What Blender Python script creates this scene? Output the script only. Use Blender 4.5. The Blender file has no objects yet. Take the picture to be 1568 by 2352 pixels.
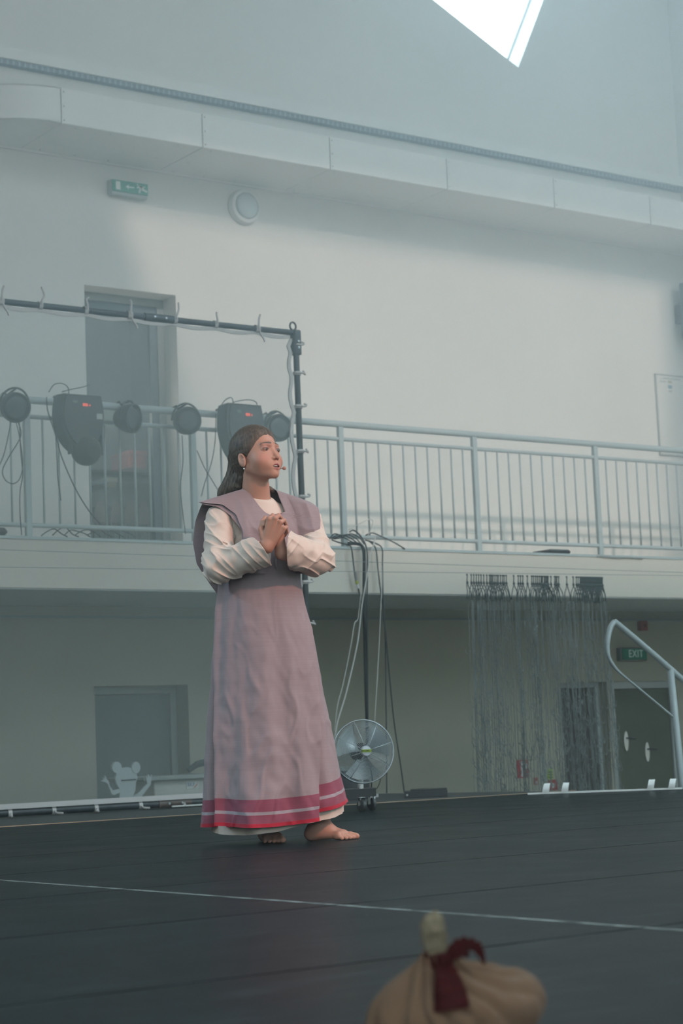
import bpy, bmesh, math, random
import numpy as np
from mathutils import Vector, Matrix
from mathutils import noise as mnoise
from mathutils.geometry import tessellate_polygon

random.seed(7)
SC = bpy.context.scene
COL = SC.collection

# ------------------------------------------------------------------ camera
# world: X runs along the gallery wall, Y into it, Z up; the stage floor is z = 0 and the lens is 0.373 m above it
FPX, CX, CY = 4400.0, 784.0, 1176.0
EYE = Vector((0.0, 0.0, 0.373))
_xd = Vector((6189.0, -280.0, -FPX)).normalized()
_up = Vector((-0.0418, 1.0, -0.1224)).normalized()
_up = (_up - _xd * _up.dot(_xd)).normalized()
_yd = _up.cross(_xd)
CAMR = Matrix((_xd, _yd, _up))          # camera space -> world
cam_d = bpy.data.cameras.new('camera')
cam_d.sensor_fit = 'HORIZONTAL'
cam_d.sensor_width = 24.0
cam_d.lens = FPX / 1568.0 * 24.0
cam_d.clip_start = 0.05
cam_d.clip_end = 200
cam_d.dof.use_dof = True
cam_d.dof.focus_distance = 7.7
cam_d.dof.aperture_fstop = 5.6
cam = bpy.data.objects.new('camera', cam_d)
cam.matrix_world = Matrix.Translation(EYE) @ CAMR.to_4x4()
COL.objects.link(cam)
SC.camera = cam

def ray(px, py):
    return CAMR @ Vector(((px - CX) / FPX, -(py - CY) / FPX, -1.0))
def at(px, py, Y=None, X=None, Z=None, d=None):
    """the world point seen at a pixel of the photograph on a given plane (or at a given depth)"""
    r = ray(px, py)
    if Y is not None: t = (Y - EYE.y) / r.y
    elif X is not None: t = (X - EYE.x) / r.x
    elif Z is not None: t = (Z - EYE.z) / r.z
    else: t = d
    return EYE + r * t

# ------------------------------------------------------------------ world, sun, daylight openings, exposure
SC.view_settings.view_transform = 'Standard'
SC.view_settings.look = 'None'
SC.view_settings.gamma = 1.0
SC.view_settings.use_curve_mapping = False
SC.view_settings.exposure = 0.41
SC.cycles.use_denoising = True
SC.cycles.max_bounces = 6
SC.cycles.diffuse_bounces = 4
SC.cycles.glossy_bounces = 3
SC.cycles.transparent_max_bounces = 12
SC.cycles.volume_bounces = 1
SC.cycles.sample_clamp_indirect = 4.0
SC.cycles.use_adaptive_sampling = True
SC.cycles.adaptive_threshold = 0.025
SC.cycles.time_limit = 1150

W = bpy.data.worlds.new('world')
SC.world = W
W.use_nodes = True
_bg = W.node_tree.nodes['Background']
_bg.inputs['Color'].default_value = (0.59, 0.86, 1.0, 1)
_bg.inputs['Strength'].default_value = 8.9

def light(name, kind, loc, aim, energy, color, **kw):
    l = bpy.data.lights.new(name, kind)
    l.energy = energy
    l.color = color
    for k, v in kw.items(): setattr(l, k, v)
    o = bpy.data.objects.new(name, l)
    o.location = loc
    o.rotation_euler = (Vector(aim) - Vector(loc)).to_track_quat('-Z', 'Y').to_euler()
    COL.objects.link(o)
    return o

HAZE, HAZE_LOW, GAUZE, FRONT = 0.056, 0.003, 0.27, 190
SUN_DIR = Vector((-0.02, 1.0, -0.42))
light('sun', 'SUN', (0, 0, 20), Vector((0, 0, 20)) + SUN_DIR, 1.5, (0.95, 0.98, 0.92), angle=math.radians(1.6))
# portals at the hall's openings: they only guide the sky light through
def portal(name, loc, aim, sx, sy):
    o = light(name, 'AREA', loc, aim, 1, (1, 1, 1), shape='RECTANGLE', size=sx, size_y=sy)
    o.data.cycles.is_portal = True
    return o

# warm theatre lamp from front right; added cold spot imitates window light from left
light('warm_stage_lamp', 'SPOT', (5.6, 0.3, 3.9), (4.45, 6.5, 1.0), 900, (1.0, 0.50, 0.36), spot_size=math.radians(22), spot_blend=0.6, shadow_soft_size=0.12)
light('added_cold_spot', 'SPOT', (-0.6, 9.2, 4.2), (4.45, 6.6, 0.9), 520, (0.50, 0.80, 1.0), spot_size=math.radians(22), spot_blend=0.5, shadow_soft_size=0.12)
# ------------------------------------------------------------------ materials
MATS = {}
def mat(name, col, rough=0.6, metal=0.0, spec=0.5, var=0.0, vscale=8.0, bump=0.0, bscale=60.0, emit=None, estr=0.0, coat=0.0, sheen=0.0, sss=0.0, stretch=None):
    """a procedural material: a base colour that wanders a little, fine relief, gloss"""
    if name in MATS: return MATS[name]
    m = bpy.data.materials.new(name); m.use_nodes = True
    nt = m.node_tree; b = nt.nodes['Principled BSDF']
    b.inputs['Base Color'].default_value = (*col, 1)
    b.inputs['Roughness'].default_value = rough
    b.inputs['Metallic'].default_value = metal
    b.inputs['Specular IOR Level'].default_value = spec
    if coat: b.inputs['Coat Weight'].default_value = coat
    if sheen: b.inputs['Sheen Weight'].default_value = sheen
    if sss:
        b.inputs['Subsurface Weight'].default_value = sss
        b.inputs['Subsurface Radius'].default_value = (0.012, 0.005, 0.003)
        b.inputs['Subsurface Scale'].default_value = 1.0
    if emit:
        b.inputs['Emission Color'].default_value = (*emit, 1); b.inputs['Emission Strength'].default_value = estr
    co = None
    if var or bump:
        tc = nt.nodes.new('ShaderNodeTexCoord'); co = tc.outputs['Object']
        if stretch:
            mp = nt.nodes.new('ShaderNodeMapping'); mp.inputs['Scale'].default_value = stretch
            nt.links.new(co, mp.inputs['Vector']); co = mp.outputs['Vector']
    if var:
        n = nt.nodes.new('ShaderNodeTexNoise'); n.inputs['Scale'].default_value = vscale; n.inputs['Detail'].default_value = 5
        r = nt.nodes.new('ShaderNodeValToRGB')
        r.color_ramp.elements[0].position = 0.3; r.color_ramp.elements[1].position = 0.7
        r.color_ramp.elements[0].color = (*[c * (1 - var) for c in col], 1)
        r.color_ramp.elements[1].color = (*[min(1, c * (1 + var)) for c in col], 1)
        nt.links.new(co, n.inputs['Vector']); nt.links.new(n.outputs['Fac'], r.inputs['Fac'])
        nt.links.new(r.outputs['Color'], b.inputs['Base Color'])
    if bump:
        n2 = nt.nodes.new('ShaderNodeTexNoise'); n2.inputs['Scale'].default_value = bscale; n2.inputs['Detail'].default_value = 3
        bp = nt.nodes.new('ShaderNodeBump'); bp.inputs['Strength'].default_value = bump; bp.inputs['Distance'].default_value = 0.004
        nt.links.new(co, n2.inputs['Vector']); nt.links.new(n2.outputs['Fac'], bp.inputs['Height'])
        nt.links.new(bp.outputs['Normal'], b.inputs['Normal'])
    MATS[name] = m
    return m

# ------------------------------------------------------------------ mesh building
class MB:
    def __init__(s): s.v = []; s.f = []
    def add(s, vs, fs):
        o = len(s.v); s.v.extend(tuple(v) for v in vs); s.f.extend(tuple(i + o for i in f) for f in fs); return s
    def box(s, lo, hi):
        (a, b, c), (d, e, f) = lo, hi
        return s.add([(a,b,c),(d,b,c),(d,e,c),(a,e,c),(a,b,f),(d,b,f),(d,e,f),(a,e,f)],
                     [(0,3,2,1),(4,5,6,7),(0,1,5,4),(1,2,6,5),(2,3,7,6),(3,0,4,7)])
    def bbox(s, lo, hi, bev=0.01):
        """a box with chamfered edges (convex hull of inset corners)"""
        bm = bmesh.new()
        for x in (0, 1):
            for y in (0, 1):
                for z in (0, 1):
                    p = [(lo, hi)[k][i] for i, k in enumerate((x, y, z))]
                    for i in range(3):
                        q = [p[j] + (bev if (x, y, z)[j] == 0 else -bev) * (j != i) for j in range(3)]
                        bm.verts.new(q)
        bmesh.ops.convex_hull(bm, input=bm.verts)
        bm.verts.index_update()
        s.add([v.co[:] for v in bm.verts], [[v.index for v in f.verts] for f in bm.faces]); bm.free(); return s
    def bar(s, p, q, w, h, up=(0, 0, 1)):
        p, q = Vector(p), Vector(q); t = (q - p).normalized()
        r = t.cross(Vector(up))
        r = r.normalized() if r.length > 1e-6 else t.orthogonal().normalized()
        u = r.cross(t)
        vs = [b + r * (i * w / 2) + u * (j * h / 2) for b in (p, q) for i, j in ((-1,-1),(1,-1),(1,1),(-1,1))]
        return s.add(vs, [(0,1,2,3),(7,6,5,4),(0,4,5,1),(1,5,6,2),(2,6,7,3),(3,7,4,0)])
    def tube(s, pts, r, n=8, closed=False, cap=True):
        pts = [Vector(p) for p in pts]; m = len(pts)
        rs = r if isinstance(r, (list, tuple)) else [r] * m
        tang = []
        for i in range(m):
            a = pts[(i - 1) % m] if closed or i else pts[0]
            b = pts[(i + 1) % m] if closed or i < m - 1 else pts[-1]
            t = b - a
            tang.append(t.normalized() if t.length > 1e-9 else Vector((0, 0, 1)))
        nrm = tang[0].orthogonal().normalized(); vs = []
        for i in range(m):
            nrm = nrm - tang[i] * nrm.dot(tang[i])
            nrm = nrm.normalized() if nrm.length > 1e-9 else tang[i].orthogonal().normalized()
            bn = tang[i].cross(nrm)
            for k in range(n):
                a = 2 * math.pi * k / n
                vs.append(pts[i] + (nrm * math.cos(a) + bn * math.sin(a)) * rs[i])
        fs = []
        for i in range(m if closed else m - 1):
            j = (i + 1) % m
            for k in range(n):
                fs.append((i*n+k, i*n+(k+1)%n, j*n+(k+1)%n, j*n+k))
        if cap and not closed:
            fs.append(tuple(range(n - 1, -1, -1))); fs.append(tuple((m-1)*n + k for k in range(n)))
        return s.add(vs, fs)
    def lathe(s, prof, o=(0,0,0), axis=(0,0,1), n=24, xdir=None):
        a = Vector(axis).normalized(); x = Vector(xdir).normalized() if xdir else a.orthogonal().normalized(); y = a.cross(x); o = Vector(o)
        vs = [o + a * h + (x * math.cos(2*math.pi*k/n) + y * math.sin(2*math.pi*k/n)) * max(r, 1e-4) for r, h in prof for k in range(n)]
        fs = [(i*n+k, i*n+(k+1)%n, (i+1)*n+(k+1)%n, (i+1)*n+k) for i in range(len(prof)-1) for k in range(n)]
        fs.append(tuple(range(n-1,-1,-1))); fs.append(tuple((len(prof)-1)*n + k for k in range(n)))
        return s.add(vs, fs)
    def prism(s, poly, dvec):
        n = len(poly); d = Vector(dvec)
        vs = [Vector(p) for p in poly] + [Vector(p) + d for p in poly]
        return s.add(vs, [tuple(range(n)), tuple(range(2*n-1, n-1, -1))] + [(i, i+n, (i+1)%n+n, (i+1)%n) for i in range(n)])
    def grid(s, P, closed_u=False):
        """P[i][j] points -> quads"""
        m, n = len(P), len(P[0]); vs = [p for row in P for p in row]; fs = []
        for i in range(m - 1):
            for j in range(n if closed_u else n - 1):
                k = (j + 1) % n
                fs.append((i*n+j, i*n+k, (i+1)*n+k, (i+1)*n+j))
        return s.add(vs, fs)
    def build(s, name, m, parent=None, smooth=False, fix=True, auto=None):
        me = bpy.data.meshes.new(name); me.from_pydata(s.v, [], s.f); me.update()
        if fix:
            bm = bmesh.new(); bm.from_mesh(me); bmesh.ops.recalc_face_normals(bm, faces=bm.faces); bm.to_mesh(me); bm.free()
        if smooth: me.polygons.foreach_set('use_smooth', [True] * len(me.polygons))
        if auto is not None:
            me.polygons.foreach_set('use_smooth', [True] * len(me.polygons))
            bm = bmesh.new(); bm.from_mesh(me)
            for e in bm.edges:
                if len(e.link_faces) == 2 and e.calc_face_angle(0) > auto: e.smooth = False
            bm.to_mesh(me); bm.free()
        me.materials.append(m)
        o = bpy.data.objects.new(name, me); COL.objects.link(o)
        if parent is not None:
            o.parent = parent
            o.matrix_parent_inverse = Matrix.Translation(-parent.location) if parent.parent is None else Matrix.Identity(4)
            if parent.parent is not None: o.matrix_parent_inverse = parent_world(parent).inverted()
        return o
def parent_world(o):
    m = Matrix.LocRotScale(o.location, o.rotation_euler, o.scale)
    return m if o.parent is None else parent_world(o.parent) @ o.matrix_parent_inverse @ m

def tag(o, label=None, cat=None, group=None, kind=None):
    if label: o['label'] = label
    if cat: o['category'] = cat
    if group: o['group'] = group
    if kind: o['kind'] = kind
    return o
def thing(name, loc, label, cat, group=None):
    o = bpy.data.objects.new(name, None); o.empty_display_size = 0.05
    o.location = loc; COL.objects.link(o)
    return tag(o, label, cat, group)
def struct(o): o['kind'] = 'structure'; return o
def arc(c, u, v, r, a0, a1, n):
    c, u, v = Vector(c), Vector(u), Vector(v)
    return [c + (u * math.cos(a0 + (a1-a0)*i/n) + v * math.sin(a0 + (a1-a0)*i/n)) * r for i in range(n + 1)]
def bez(pts, n=8):
    """Catmull-Rom through points"""
    P = [Vector(p) for p in pts]; P = [P[0]*2 - P[1]] + P + [P[-1]*2 - P[-2]]; out = []
    for i in range(1, len(P) - 2):
        a, b, c, d = P[i-1], P[i], P[i+1], P[i+2]
        for k in range(n):
            t = k / n
            out.append(0.5*((2*b) + (c-a)*t + (2*a-5*b+4*c-d)*t*t + (3*b-a-3*c+d)*t*t*t))
    out.append(P[-2]); return out
def text_obj(s, name, m, parent, origin, xdir, ydir, size, depth=0.001, align='CENTER', squash=1.0):
    """raised lettering as a mesh lying in the plane (xdir, ydir)"""
    cu = bpy.data.curves.new(name, 'FONT'); cu.body = s; cu.size = size; cu.extrude = depth; cu.align_x = align; cu.align_y = 'CENTER'
    cu.resolution_u = 3; cu.space_character = 1.12; cu.offset = size*.004
    t = bpy.data.objects.new(name, cu); COL.objects.link(t)
    dg = bpy.context.evaluated_depsgraph_get(); me = bpy.data.meshes.new_from_object(t.evaluated_get(dg))
    COL.objects.unlink(t); bpy.data.objects.remove(t)
    x, y = Vector(xdir).normalized(), Vector(ydir).normalized(); z = x.cross(y)
    M = Matrix((( x.x*squash, y.x, z.x, origin[0]), (x.y*squash, y.y, z.y, origin[1]), (x.z*squash, y.z, z.z, origin[2]), (0,0,0,1)))
    me.transform(M)
    me.materials.clear(); me.materials.append(m)
    o = bpy.data.objects.new(name, me); COL.objects.link(o)
    if parent is not None:
        o.parent = parent; o.matrix_parent_inverse = parent_world(parent).inverted()
    return o
# ------------------------------------------------------------------ the hall
YW, YG, ZG, ZS, HALL, XR, XL, YF, ZC = 14.5, 13.1, 2.04, 1.66, -1.05, 15.2, -9.0, -14.0, 9.6
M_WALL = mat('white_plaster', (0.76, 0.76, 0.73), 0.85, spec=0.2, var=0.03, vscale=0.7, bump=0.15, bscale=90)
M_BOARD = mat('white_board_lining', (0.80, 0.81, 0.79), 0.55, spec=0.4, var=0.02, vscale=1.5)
M_SHADEWALL = mat('grey_plaster_shaded', (0.295, 0.285, 0.235), 0.8, spec=0.2, var=0.05, vscale=0.9, bump=0.15, bscale=90)  # wall below the gallery: the slab's shade is put into this darker grey
M_CEIL = mat('white_ceiling', (0.72, 0.73, 0.73), 0.8)
M_HALLFLOOR = mat('hall_floor_lino', (0.42, 0.37, 0.28), 0.4, var=0.1)
M_SEAM = mat('dark_joint', (0.22, 0.24, 0.24), 0.8)
M_RAIL = mat('pale_blue_grey_paint', (0.42, 0.475, 0.48), 0.4, spec=0.5)
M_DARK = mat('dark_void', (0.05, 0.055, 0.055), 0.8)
M_BLACK = mat('black_plastic', (0.022, 0.023, 0.025), 0.45)
M_BLACKM = mat('black_painted_steel', (0.035, 0.038, 0.042), 0.5, var=0.25, vscale=30)
M_CHROME = mat('chrome', (0.75, 0.75, 0.76), 0.18, metal=1.0)
M_STEEL = mat('dull_steel', (0.45, 0.46, 0.46), 0.35, metal=0.9)
M_WHITE = mat('white_plastic', (0.72, 0.73, 0.72), 0.35)
M_TAPE = mat('white_cotton_tape', (0.50, 0.47, 0.455), 0.85)
M_CABLE = mat('black_cable', (0.03, 0.034, 0.036), 0.55)
M_CABLEW = mat('white_cable', (0.55, 0.55, 0.52), 0.5)

def wall_holes(name, m, outer, holes, place, thick):
    """a wall panel in its own (a, b) plane with holes cut through and reveals of the wall's thickness; place(a, b, depth) -> world"""
    loops = [outer] + holes
    flat = [p for l in loops for p in l]
    tris = tessellate_polygon([[Vector((a, b, 0)) for a, b in l] for l in loops])
    mb = MB(); n = len(flat)
    vs = [place(a, b, 0) for a, b in flat] + [place(a, b, thick) for a, b in flat]
    fs = [tuple(t) for t in tris] + [tuple(i + n for i in reversed(t)) for t in tris]
    k = 0
    for l in loops:
        for i in range(len(l)):
            j = (i + 1) % len(l); fs.append((k+i, k+j, k+j+n, k+i+n))
        k += len(l)
    mb.add(vs, fs)
    return struct(mb.build(name, m))
def rect(a0, b0, a1, b1): return [(a0, b0), (a1, b0), (a1, b1), (a0, b1)]

DX0, DX1 = 7.76, 8.68
EX0, EX1 = at(1402, 1577, Y=YW).x, at(1552, 1560, Y=YW).x
GX0, GX1 = at(1285, 1560, Y=YW).x, at(1392, 1560, Y=YW).x
EZ = 0.92
wc, wl, wr = at(1190, 155, Y=YW), at(995, 0, Y=YW), at(1248, 0, Y=YW)
k1, k2 = (9.3 - wc.z) / (wl.z - wc.z), (9.3 - wc.z) / (wr.z - wc.z)
WIN = [(wc.x, wc.z), (wc.x + (wr.x - wc.x) * k2, 9.3), (wc.x + (wl.x - wc.x) * k1, 9.3)]
wall_holes('wall_back', M_WALL, rect(XL, ZS + 0.2, XR, ZC), [rect(DX0, ZG, DX1, 4.455), WIN], lambda a, b, d: (a, YW + d, b), 0.3)
wall_holes('wall_back_lower', M_SHADEWALL, rect(XL, HALL, XR, ZS + 0.2), [rect(DX0, HALL + 0.001, DX1, 0.965), rect(GX0, HALL + 0.001, GX1, EZ), rect(EX0, HALL + 0.001, EX1, EZ)], lambda a, b, d: (a, YW + d, b), 0.3)
b = MB().box((XR, YF, HALL), (XR + 0.3, YW + 0.3, ZC)); struct(b.build('wall_right', M_WALL))
b = MB().box((XL - 0.3, YF, HALL), (XL, YW + 0.3, ZC)); struct(b.build('wall_left', M_WALL))
# the wall behind the camera has a long strip of glazing
FW = [rect(-7.5, 3.2, 3.5, 6.6)]
wall_holes('wall_front', M_WALL, rect(XL - 0.3, HALL, XR + 0.3, ZC), FW, lambda a, b, d: (a, YF - d, b), 0.3)
b = MB().box((XL - 0.3, YF - 0.3, HALL - 0.2), (XR + 0.3, YW + 0.3, HALL)); struct(b.build('floor', M_HALLFLOOR))
# ceiling out of view; its two wedge openings are shaped to steer sun and sky
SKY1 = [(8.23, 4.0), (9.97, -5.7), (15.1, -5.7), (15.1, 4.0)]
SKY2 = [(-7.5, 3.0), (-7.5, -6.0), (-3.0, -6.0), (-4.4, 3.0)]
wall_holes('ceiling', M_CEIL, rect(XL - 0.3, YF - 0.3, XR + 0.3, YW + 0.3), [SKY1, SKY2], lambda a, b, d: (a, b, ZC + d), 0.25)
portal('roof_light_portal', (11.65, -0.85, ZC + 0.02), (11.65, -0.85, 0), 7.0, 9.8)
portal('roof_light_portal', (-5.25, -1.5, ZC + 0.02), (-5.25, -1.5, 0), 4.6, 9.1)
portal('front_window_portal', (-2.0, YF - 0.02, 4.9), (-2.0, 0, 4.9), 11.0, 3.4)
light('front_window_fill', 'AREA', (-2.0, YF - 0.05, 4.9), (-2.0, 0, 4.9), FRONT, (1.0, 0.93, 0.80), shape='RECTANGLE', size=10.8, size_y=3.2)  # warm area lamp added in the front opening to lift the hall
portal('gable_window_portal', (12.8, YW + 0.28, 8.3), (12.8, 0, 8.3), 3.4, 2.0)

# triangular gable window: slim white frame and pane set at the outside of the reveal
mg = bpy.data.materials.new('window_glass'); mg.use_nodes = True
nt = mg.node_tree; nt.nodes.remove(nt.nodes['Principled BSDF'])
tr = nt.nodes.new('ShaderNodeBsdfTransparent'); tr.inputs['Color'].default_value = (0.93, 0.96, 0.97, 1)
gl = nt.nodes.new('ShaderNodeBsdfGlossy'); gl.inputs['Roughness'].default_value = 0.02
mx = nt.nodes.new('ShaderNodeMixShader'); mx.inputs['Fac'].default_value = 0.05
nt.links.new(tr.outputs[0], mx.inputs[1]); nt.links.new(gl.outputs[0], mx.inputs[2]); nt.links.new(mx.outputs[0], nt.nodes['Material Output'].inputs['Surface'])
w = MB()
P = [Vector((a, YW + 0.27, z)) for a, z in WIN]
for i in range(3): w.bar(P[i], P[(i+1) % 3], 0.05, 0.04, up=(0, 1, 0))
wf = struct(w.build('window_1', M_WHITE))
MB().prism([p + Vector((0, 0.02, 0)) for p in P], (0, 0.006, 0)).build('pane', mg, wf)

# ------------------------------------------------------------------ gallery slab, its cap and the joints under it
g = struct(MB().box((XL, YG, ZS), (XR, YW, ZG)).build('gallery_slab', mat('gallery_fascia_plaster', (0.62, 0.575, 0.51), 0.8, spec=0.2, var=0.03, vscale=0.8)))
MB().box((XL, YG - 0.010, ZG - 0.010), (XR, YG - 0.0005, ZG + 0.012)).build('edge_cap', M_RAIL, g)
t = MB().box((XL, YW - 0.03, 1.545), (XR, YW - 0.0005, 1.565)); struct(t.build('trim_1', M_SEAM))
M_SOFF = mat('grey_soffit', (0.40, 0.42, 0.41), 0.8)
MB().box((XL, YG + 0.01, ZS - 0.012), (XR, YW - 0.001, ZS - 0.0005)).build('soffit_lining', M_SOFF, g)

# ------------------------------------------------------------------ boxed ventilation duct along the wall, lined panel by panel
YD, ZD0, ZD1 = 13.7, 5.575, 5.88
seams = [at(x, y, Y=YD).x for x, y in ((141, 280), (466, 338), (759, 388), (1028, 437), (1274, 482), (1495, 520))] + [XR - 0.001]
duct = thing('ventilation_duct', (11, YW, ZD0), 'long white boxed ventilation duct with a rounded end, high on the back wall', 'duct')
GAP = 0.004
for i in range(len(seams) - 1):
    a, c = seams[i] + GAP, seams[i+1] - GAP
    MB().bbox((a, YD, ZD0 + 0.001), (c, YD + 0.015, ZD1), 0.003).build('face_panel', M_BOARD, duct)
    MB().bbox((a, YD + 0.016, ZD0), (c, YD + 0.50, ZD0 + 0.012), 0.003).build('soffit_panel', M_BOARD, duct)
    MB().bbox((a, YD + 0.508, ZD0 + 0.002), (c, YW - 0.03, ZD0 + 0.014), 0.002).build('soffit_panel', M_BOARD, duct)
R = YW - YD
pts = [(seams[0] - GAP - R * math.sin(a), YW - R * math.cos(a)) for a in [math.pi/2*i/14 for i in range(15)]]
pts = [p for p in pts if p[1] < YW - 0.002] + [(seams[0] - GAP - R, YW - 0.002)]
e = MB(); e.grid([[Vector((x, y, z)) for x, y in pts] for z in (ZD0, ZD1)])
e.build('rounded_end_panel', M_BOARD, duct, auto=0.6)
sp = [(seams[0] - GAP, YW - 0.002, ZD0)] + [(x, y, ZD0) for x, y in pts]
MB().prism(sp, (0, 0, 0.012)).build('rounded_soffit', M_BOARD, duct)
MB().prism([(x, y, ZD1 - 0.012) for x, y, z in sp], (0, 0, 0.012)).build('rounded_top', M_BOARD, duct)
MB().box((seams[0], YD + 0.016, ZD1 - 0.012), (XR - 0.001, YW - 0.002, ZD1)).build('top_panel', M_BOARD, duct)
MB().box((seams[0], YD + 0.03, ZD0 + 0.016), (XR - 0.001, YD + 0.06, ZD1 - 0.02)).build('backing', M_SEAM, duct)
MB().box((seams[0], YD + 0.03, ZD0 + 0.013), (XR - 0.001, YW - 0.01, ZD0 + 0.018)).build('backing', M_SEAM, duct)
MB().box((seams[0]-R, YW - 0.035, ZD0 - 0.012), (XR - 0.001, YW - 0.001, ZD0 + 0.01)).build('wall_strip', M_BOARD, duct)
scr = MB()
for i, x in enumerate(np.arange(seams[0] + 0.16, XR, 0.33)):
    for y in (YD + 0.06, YD + 0.44, YW - 0.09):
        scr.box((x - .006, y - .006, ZD0 - 0.002), (x + .006, y + .006, ZD0 + 0.001))
for x in seams[:-1]:
    for z in (ZD0 + .03, ZD0 + .15, ZD1 - .03): scr.box((x + .02, YD - 0.002, z - .006), (x + .032, YD + 0.001, z + .006))
tag(scr.build('screw_heads', M_SEAM, duct), kind='stuff')
# slotted rail above the duct and the shallow lining band over it
zr = 6.325
t = struct(MB().box((XL, YW - 0.10, zr + 0.012), (XR, YW, zr + 0.115)).build('trim_2', M_BOARD))
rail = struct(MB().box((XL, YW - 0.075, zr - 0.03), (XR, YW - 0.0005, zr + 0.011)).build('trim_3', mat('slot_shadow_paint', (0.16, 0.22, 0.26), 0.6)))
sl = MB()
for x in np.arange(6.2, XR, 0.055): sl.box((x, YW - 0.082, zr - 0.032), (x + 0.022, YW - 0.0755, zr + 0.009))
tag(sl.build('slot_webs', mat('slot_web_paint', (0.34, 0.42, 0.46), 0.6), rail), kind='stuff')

# ------------------------------------------------------------------ doors
M_FRAME = mat('grey_door_frame', (0.30, 0.32, 0.31), 0.5)
M_LEAFD = mat('dark_grey_door_leaf', (0.10, 0.115, 0.11), 0.5, var=0.08, vscale=3)
M_LEAFO = mat('olive_grey_door_leaf', (0.075, 0.082, 0.058), 0.45, var=0.1, vscale=3)
M_HANDLE = mat('pale_metal_handle', (0.75, 0.75, 0.70), 0.35, metal=0.4)
def door(name, x0, x1, z0, z1, y, fw, leafm, leaf_glass=False):
    d = MB()
    d.box((x0, y, z0), (x0 + fw, y + 0.08, z1)); d.box((x1 - fw, y, z0), (x1, y + 0.08, z1)); d.box((x0 + fw, y, z1 - fw), (x1 - fw, y + 0.08, z1))
    fr = struct(d.build(name, M_FRAME))
    if leaf_glass:
        s = 0.07; a, c, e, f = x0 + fw, x1 - fw, z0 + 0.01, z1 - fw
        MB().box((a, y+.02, e), (a+s, y+.06, f)).build('stile', leafm, fr); MB().box((c-s, y+.02, e), (c, y+.06, f)).build('stile', leafm, fr)
        MB().box((a+s, y+.02, f-.1), (c-s, y+.06, f)).build('rail', leafm, fr); MB().box((a+s, y+.02, e), (c-s, y+.06, e+.16)).build('rail', leafm, fr)
        MB().box((a+s, y+.035, e+.16), (c-s, y+.043, f-.1)).build('pane', mg2, fr)
    else:
        MB().bbox((x0 + fw + .004, y + 0.015, z0 + 0.005), (x1 - fw - .004, y + 0.06, z1 - fw - .004), 0.004).build('leaf', leafm, fr)
    return fr
mg2 = bpy.data.materials.new('door_glass'); mg2.use_nodes = True
nt = mg2.node_tree; nt.nodes.remove(nt.nodes['Principled BSDF'])
tr = nt.nodes.new('ShaderNodeBsdfTransparent'); tr.inputs['Color'].default_value = (0.72, 0.78, 0.80, 1)
gl = nt.nodes.new('ShaderNodeBsdfGlossy'); gl.inputs['Roughness'].default_value = 0.05
mx = nt.nodes.new('ShaderNodeMixShader'); mx.inputs['Fac'].default_value = 0.06
nt.links.new(tr.outputs[0], mx.inputs[1]); nt.links.new(gl.outputs[0], mx.inputs[2]); nt.links.new(mx.outputs[0], nt.nodes['Material Output'].inputs['Surface'])
door('door_1', DX0 + 0.0, DX1 - 0.0, ZG, 4.455, YW + 0.22, 0.07, mat('blue_grey_door_stile', (0.13, 0.17, 0.19), 0.5), True)
sr = MB().box((DX0 - .6, YW + 0.302, ZG - .1), (DX1 + .6, YW + 1.9, 4.7))
sr.f = [f for f in sr.f if f != (0, 1, 5, 4)]          # open toward the doorway
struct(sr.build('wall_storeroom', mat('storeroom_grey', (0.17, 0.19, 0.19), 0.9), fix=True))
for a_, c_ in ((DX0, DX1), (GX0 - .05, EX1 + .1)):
    struct(MB().box((a_ - .1, YW + 0.301, HALL - .05), (c_ + .1, YW + 0.9, 1.3)).build('wall_light_stop', M_DARK))  # unseen dark boxes added behind the doors to stop sky leaking through gaps
light('storeroom_fill_light', 'POINT', (DX0 + .5, YW + .5, ZG + 1.35), (DX0 + .5, YW + 1, ZG), 9, (1.0, 0.85, 0.7), shadow_soft_size=.1)  # added fill without a fitting, so crates and chairs show
door('door_2', DX0, DX1, HALL, 0.965, YW + 0.21, 0.06, M_LEAFD)
d3 = door('door_3', EX0, EX1, HALL, EZ, YW + 0.03, 0.075, M_LEAFO)
door('door_4', GX0, GX1, HALL, EZ, YW + 0.12, 0.05, mat('brown_door_leaf', (0.06, 0.052, 0.047), 0.5))
for px, py in ((1439, 1702), (1487.5, 1727)):
    p = at(px, py, Y=YW + 0.03); h = MB()
    h.lathe([(0.0, 0.0), (0.028, 0.002), (0.03, 0.01), (0.0, 0.013)], (p.x, YW + 0.045, p.z), (0, -1, 0), 14)
    for v in range(len(h.v)):
        x, y, z = h.v[v]; h.v[v] = (x, y, p.z + (z - p.z) * 3.4)
    hp = h.build('door_handle', M_HANDLE, d3, auto=0.7)
    MB().tube([(p.x, YW + .032, p.z + .03), (p.x, YW - .01, p.z + .03), (p.x + .09, YW - .012, p.z + .02)], 0.008, 8).build('lever', M_BLACKM, hp, smooth=True)

# ------------------------------------------------------------------ stage
M_DANCE = bpy.data.materials.new('black_dance_vinyl'); M_DANCE.use_nodes = True
nt = M_DANCE.node_tree; bs = nt.nodes['Principled BSDF']
tc = nt.nodes.new('ShaderNodeTexCoord')
n1 = nt.nodes.new('ShaderNodeTexNoise'); n1.inputs['Scale'].default_value = 1.3; n1.inputs['Detail'].default_value = 7; n1.inputs['Roughness'].default_value = 0.65
r1 = nt.nodes.new('ShaderNodeValToRGB'); r1.color_ramp.elements[0].position = 0.32; r1.color_ramp.elements[1].position = 0.72
r1.color_ramp.elements[0].color = (0.004, 0.0065, 0.008, 1); r1.color_ramp.elements[1].color = (0.012, 0.017, 0.0195, 1)
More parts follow.
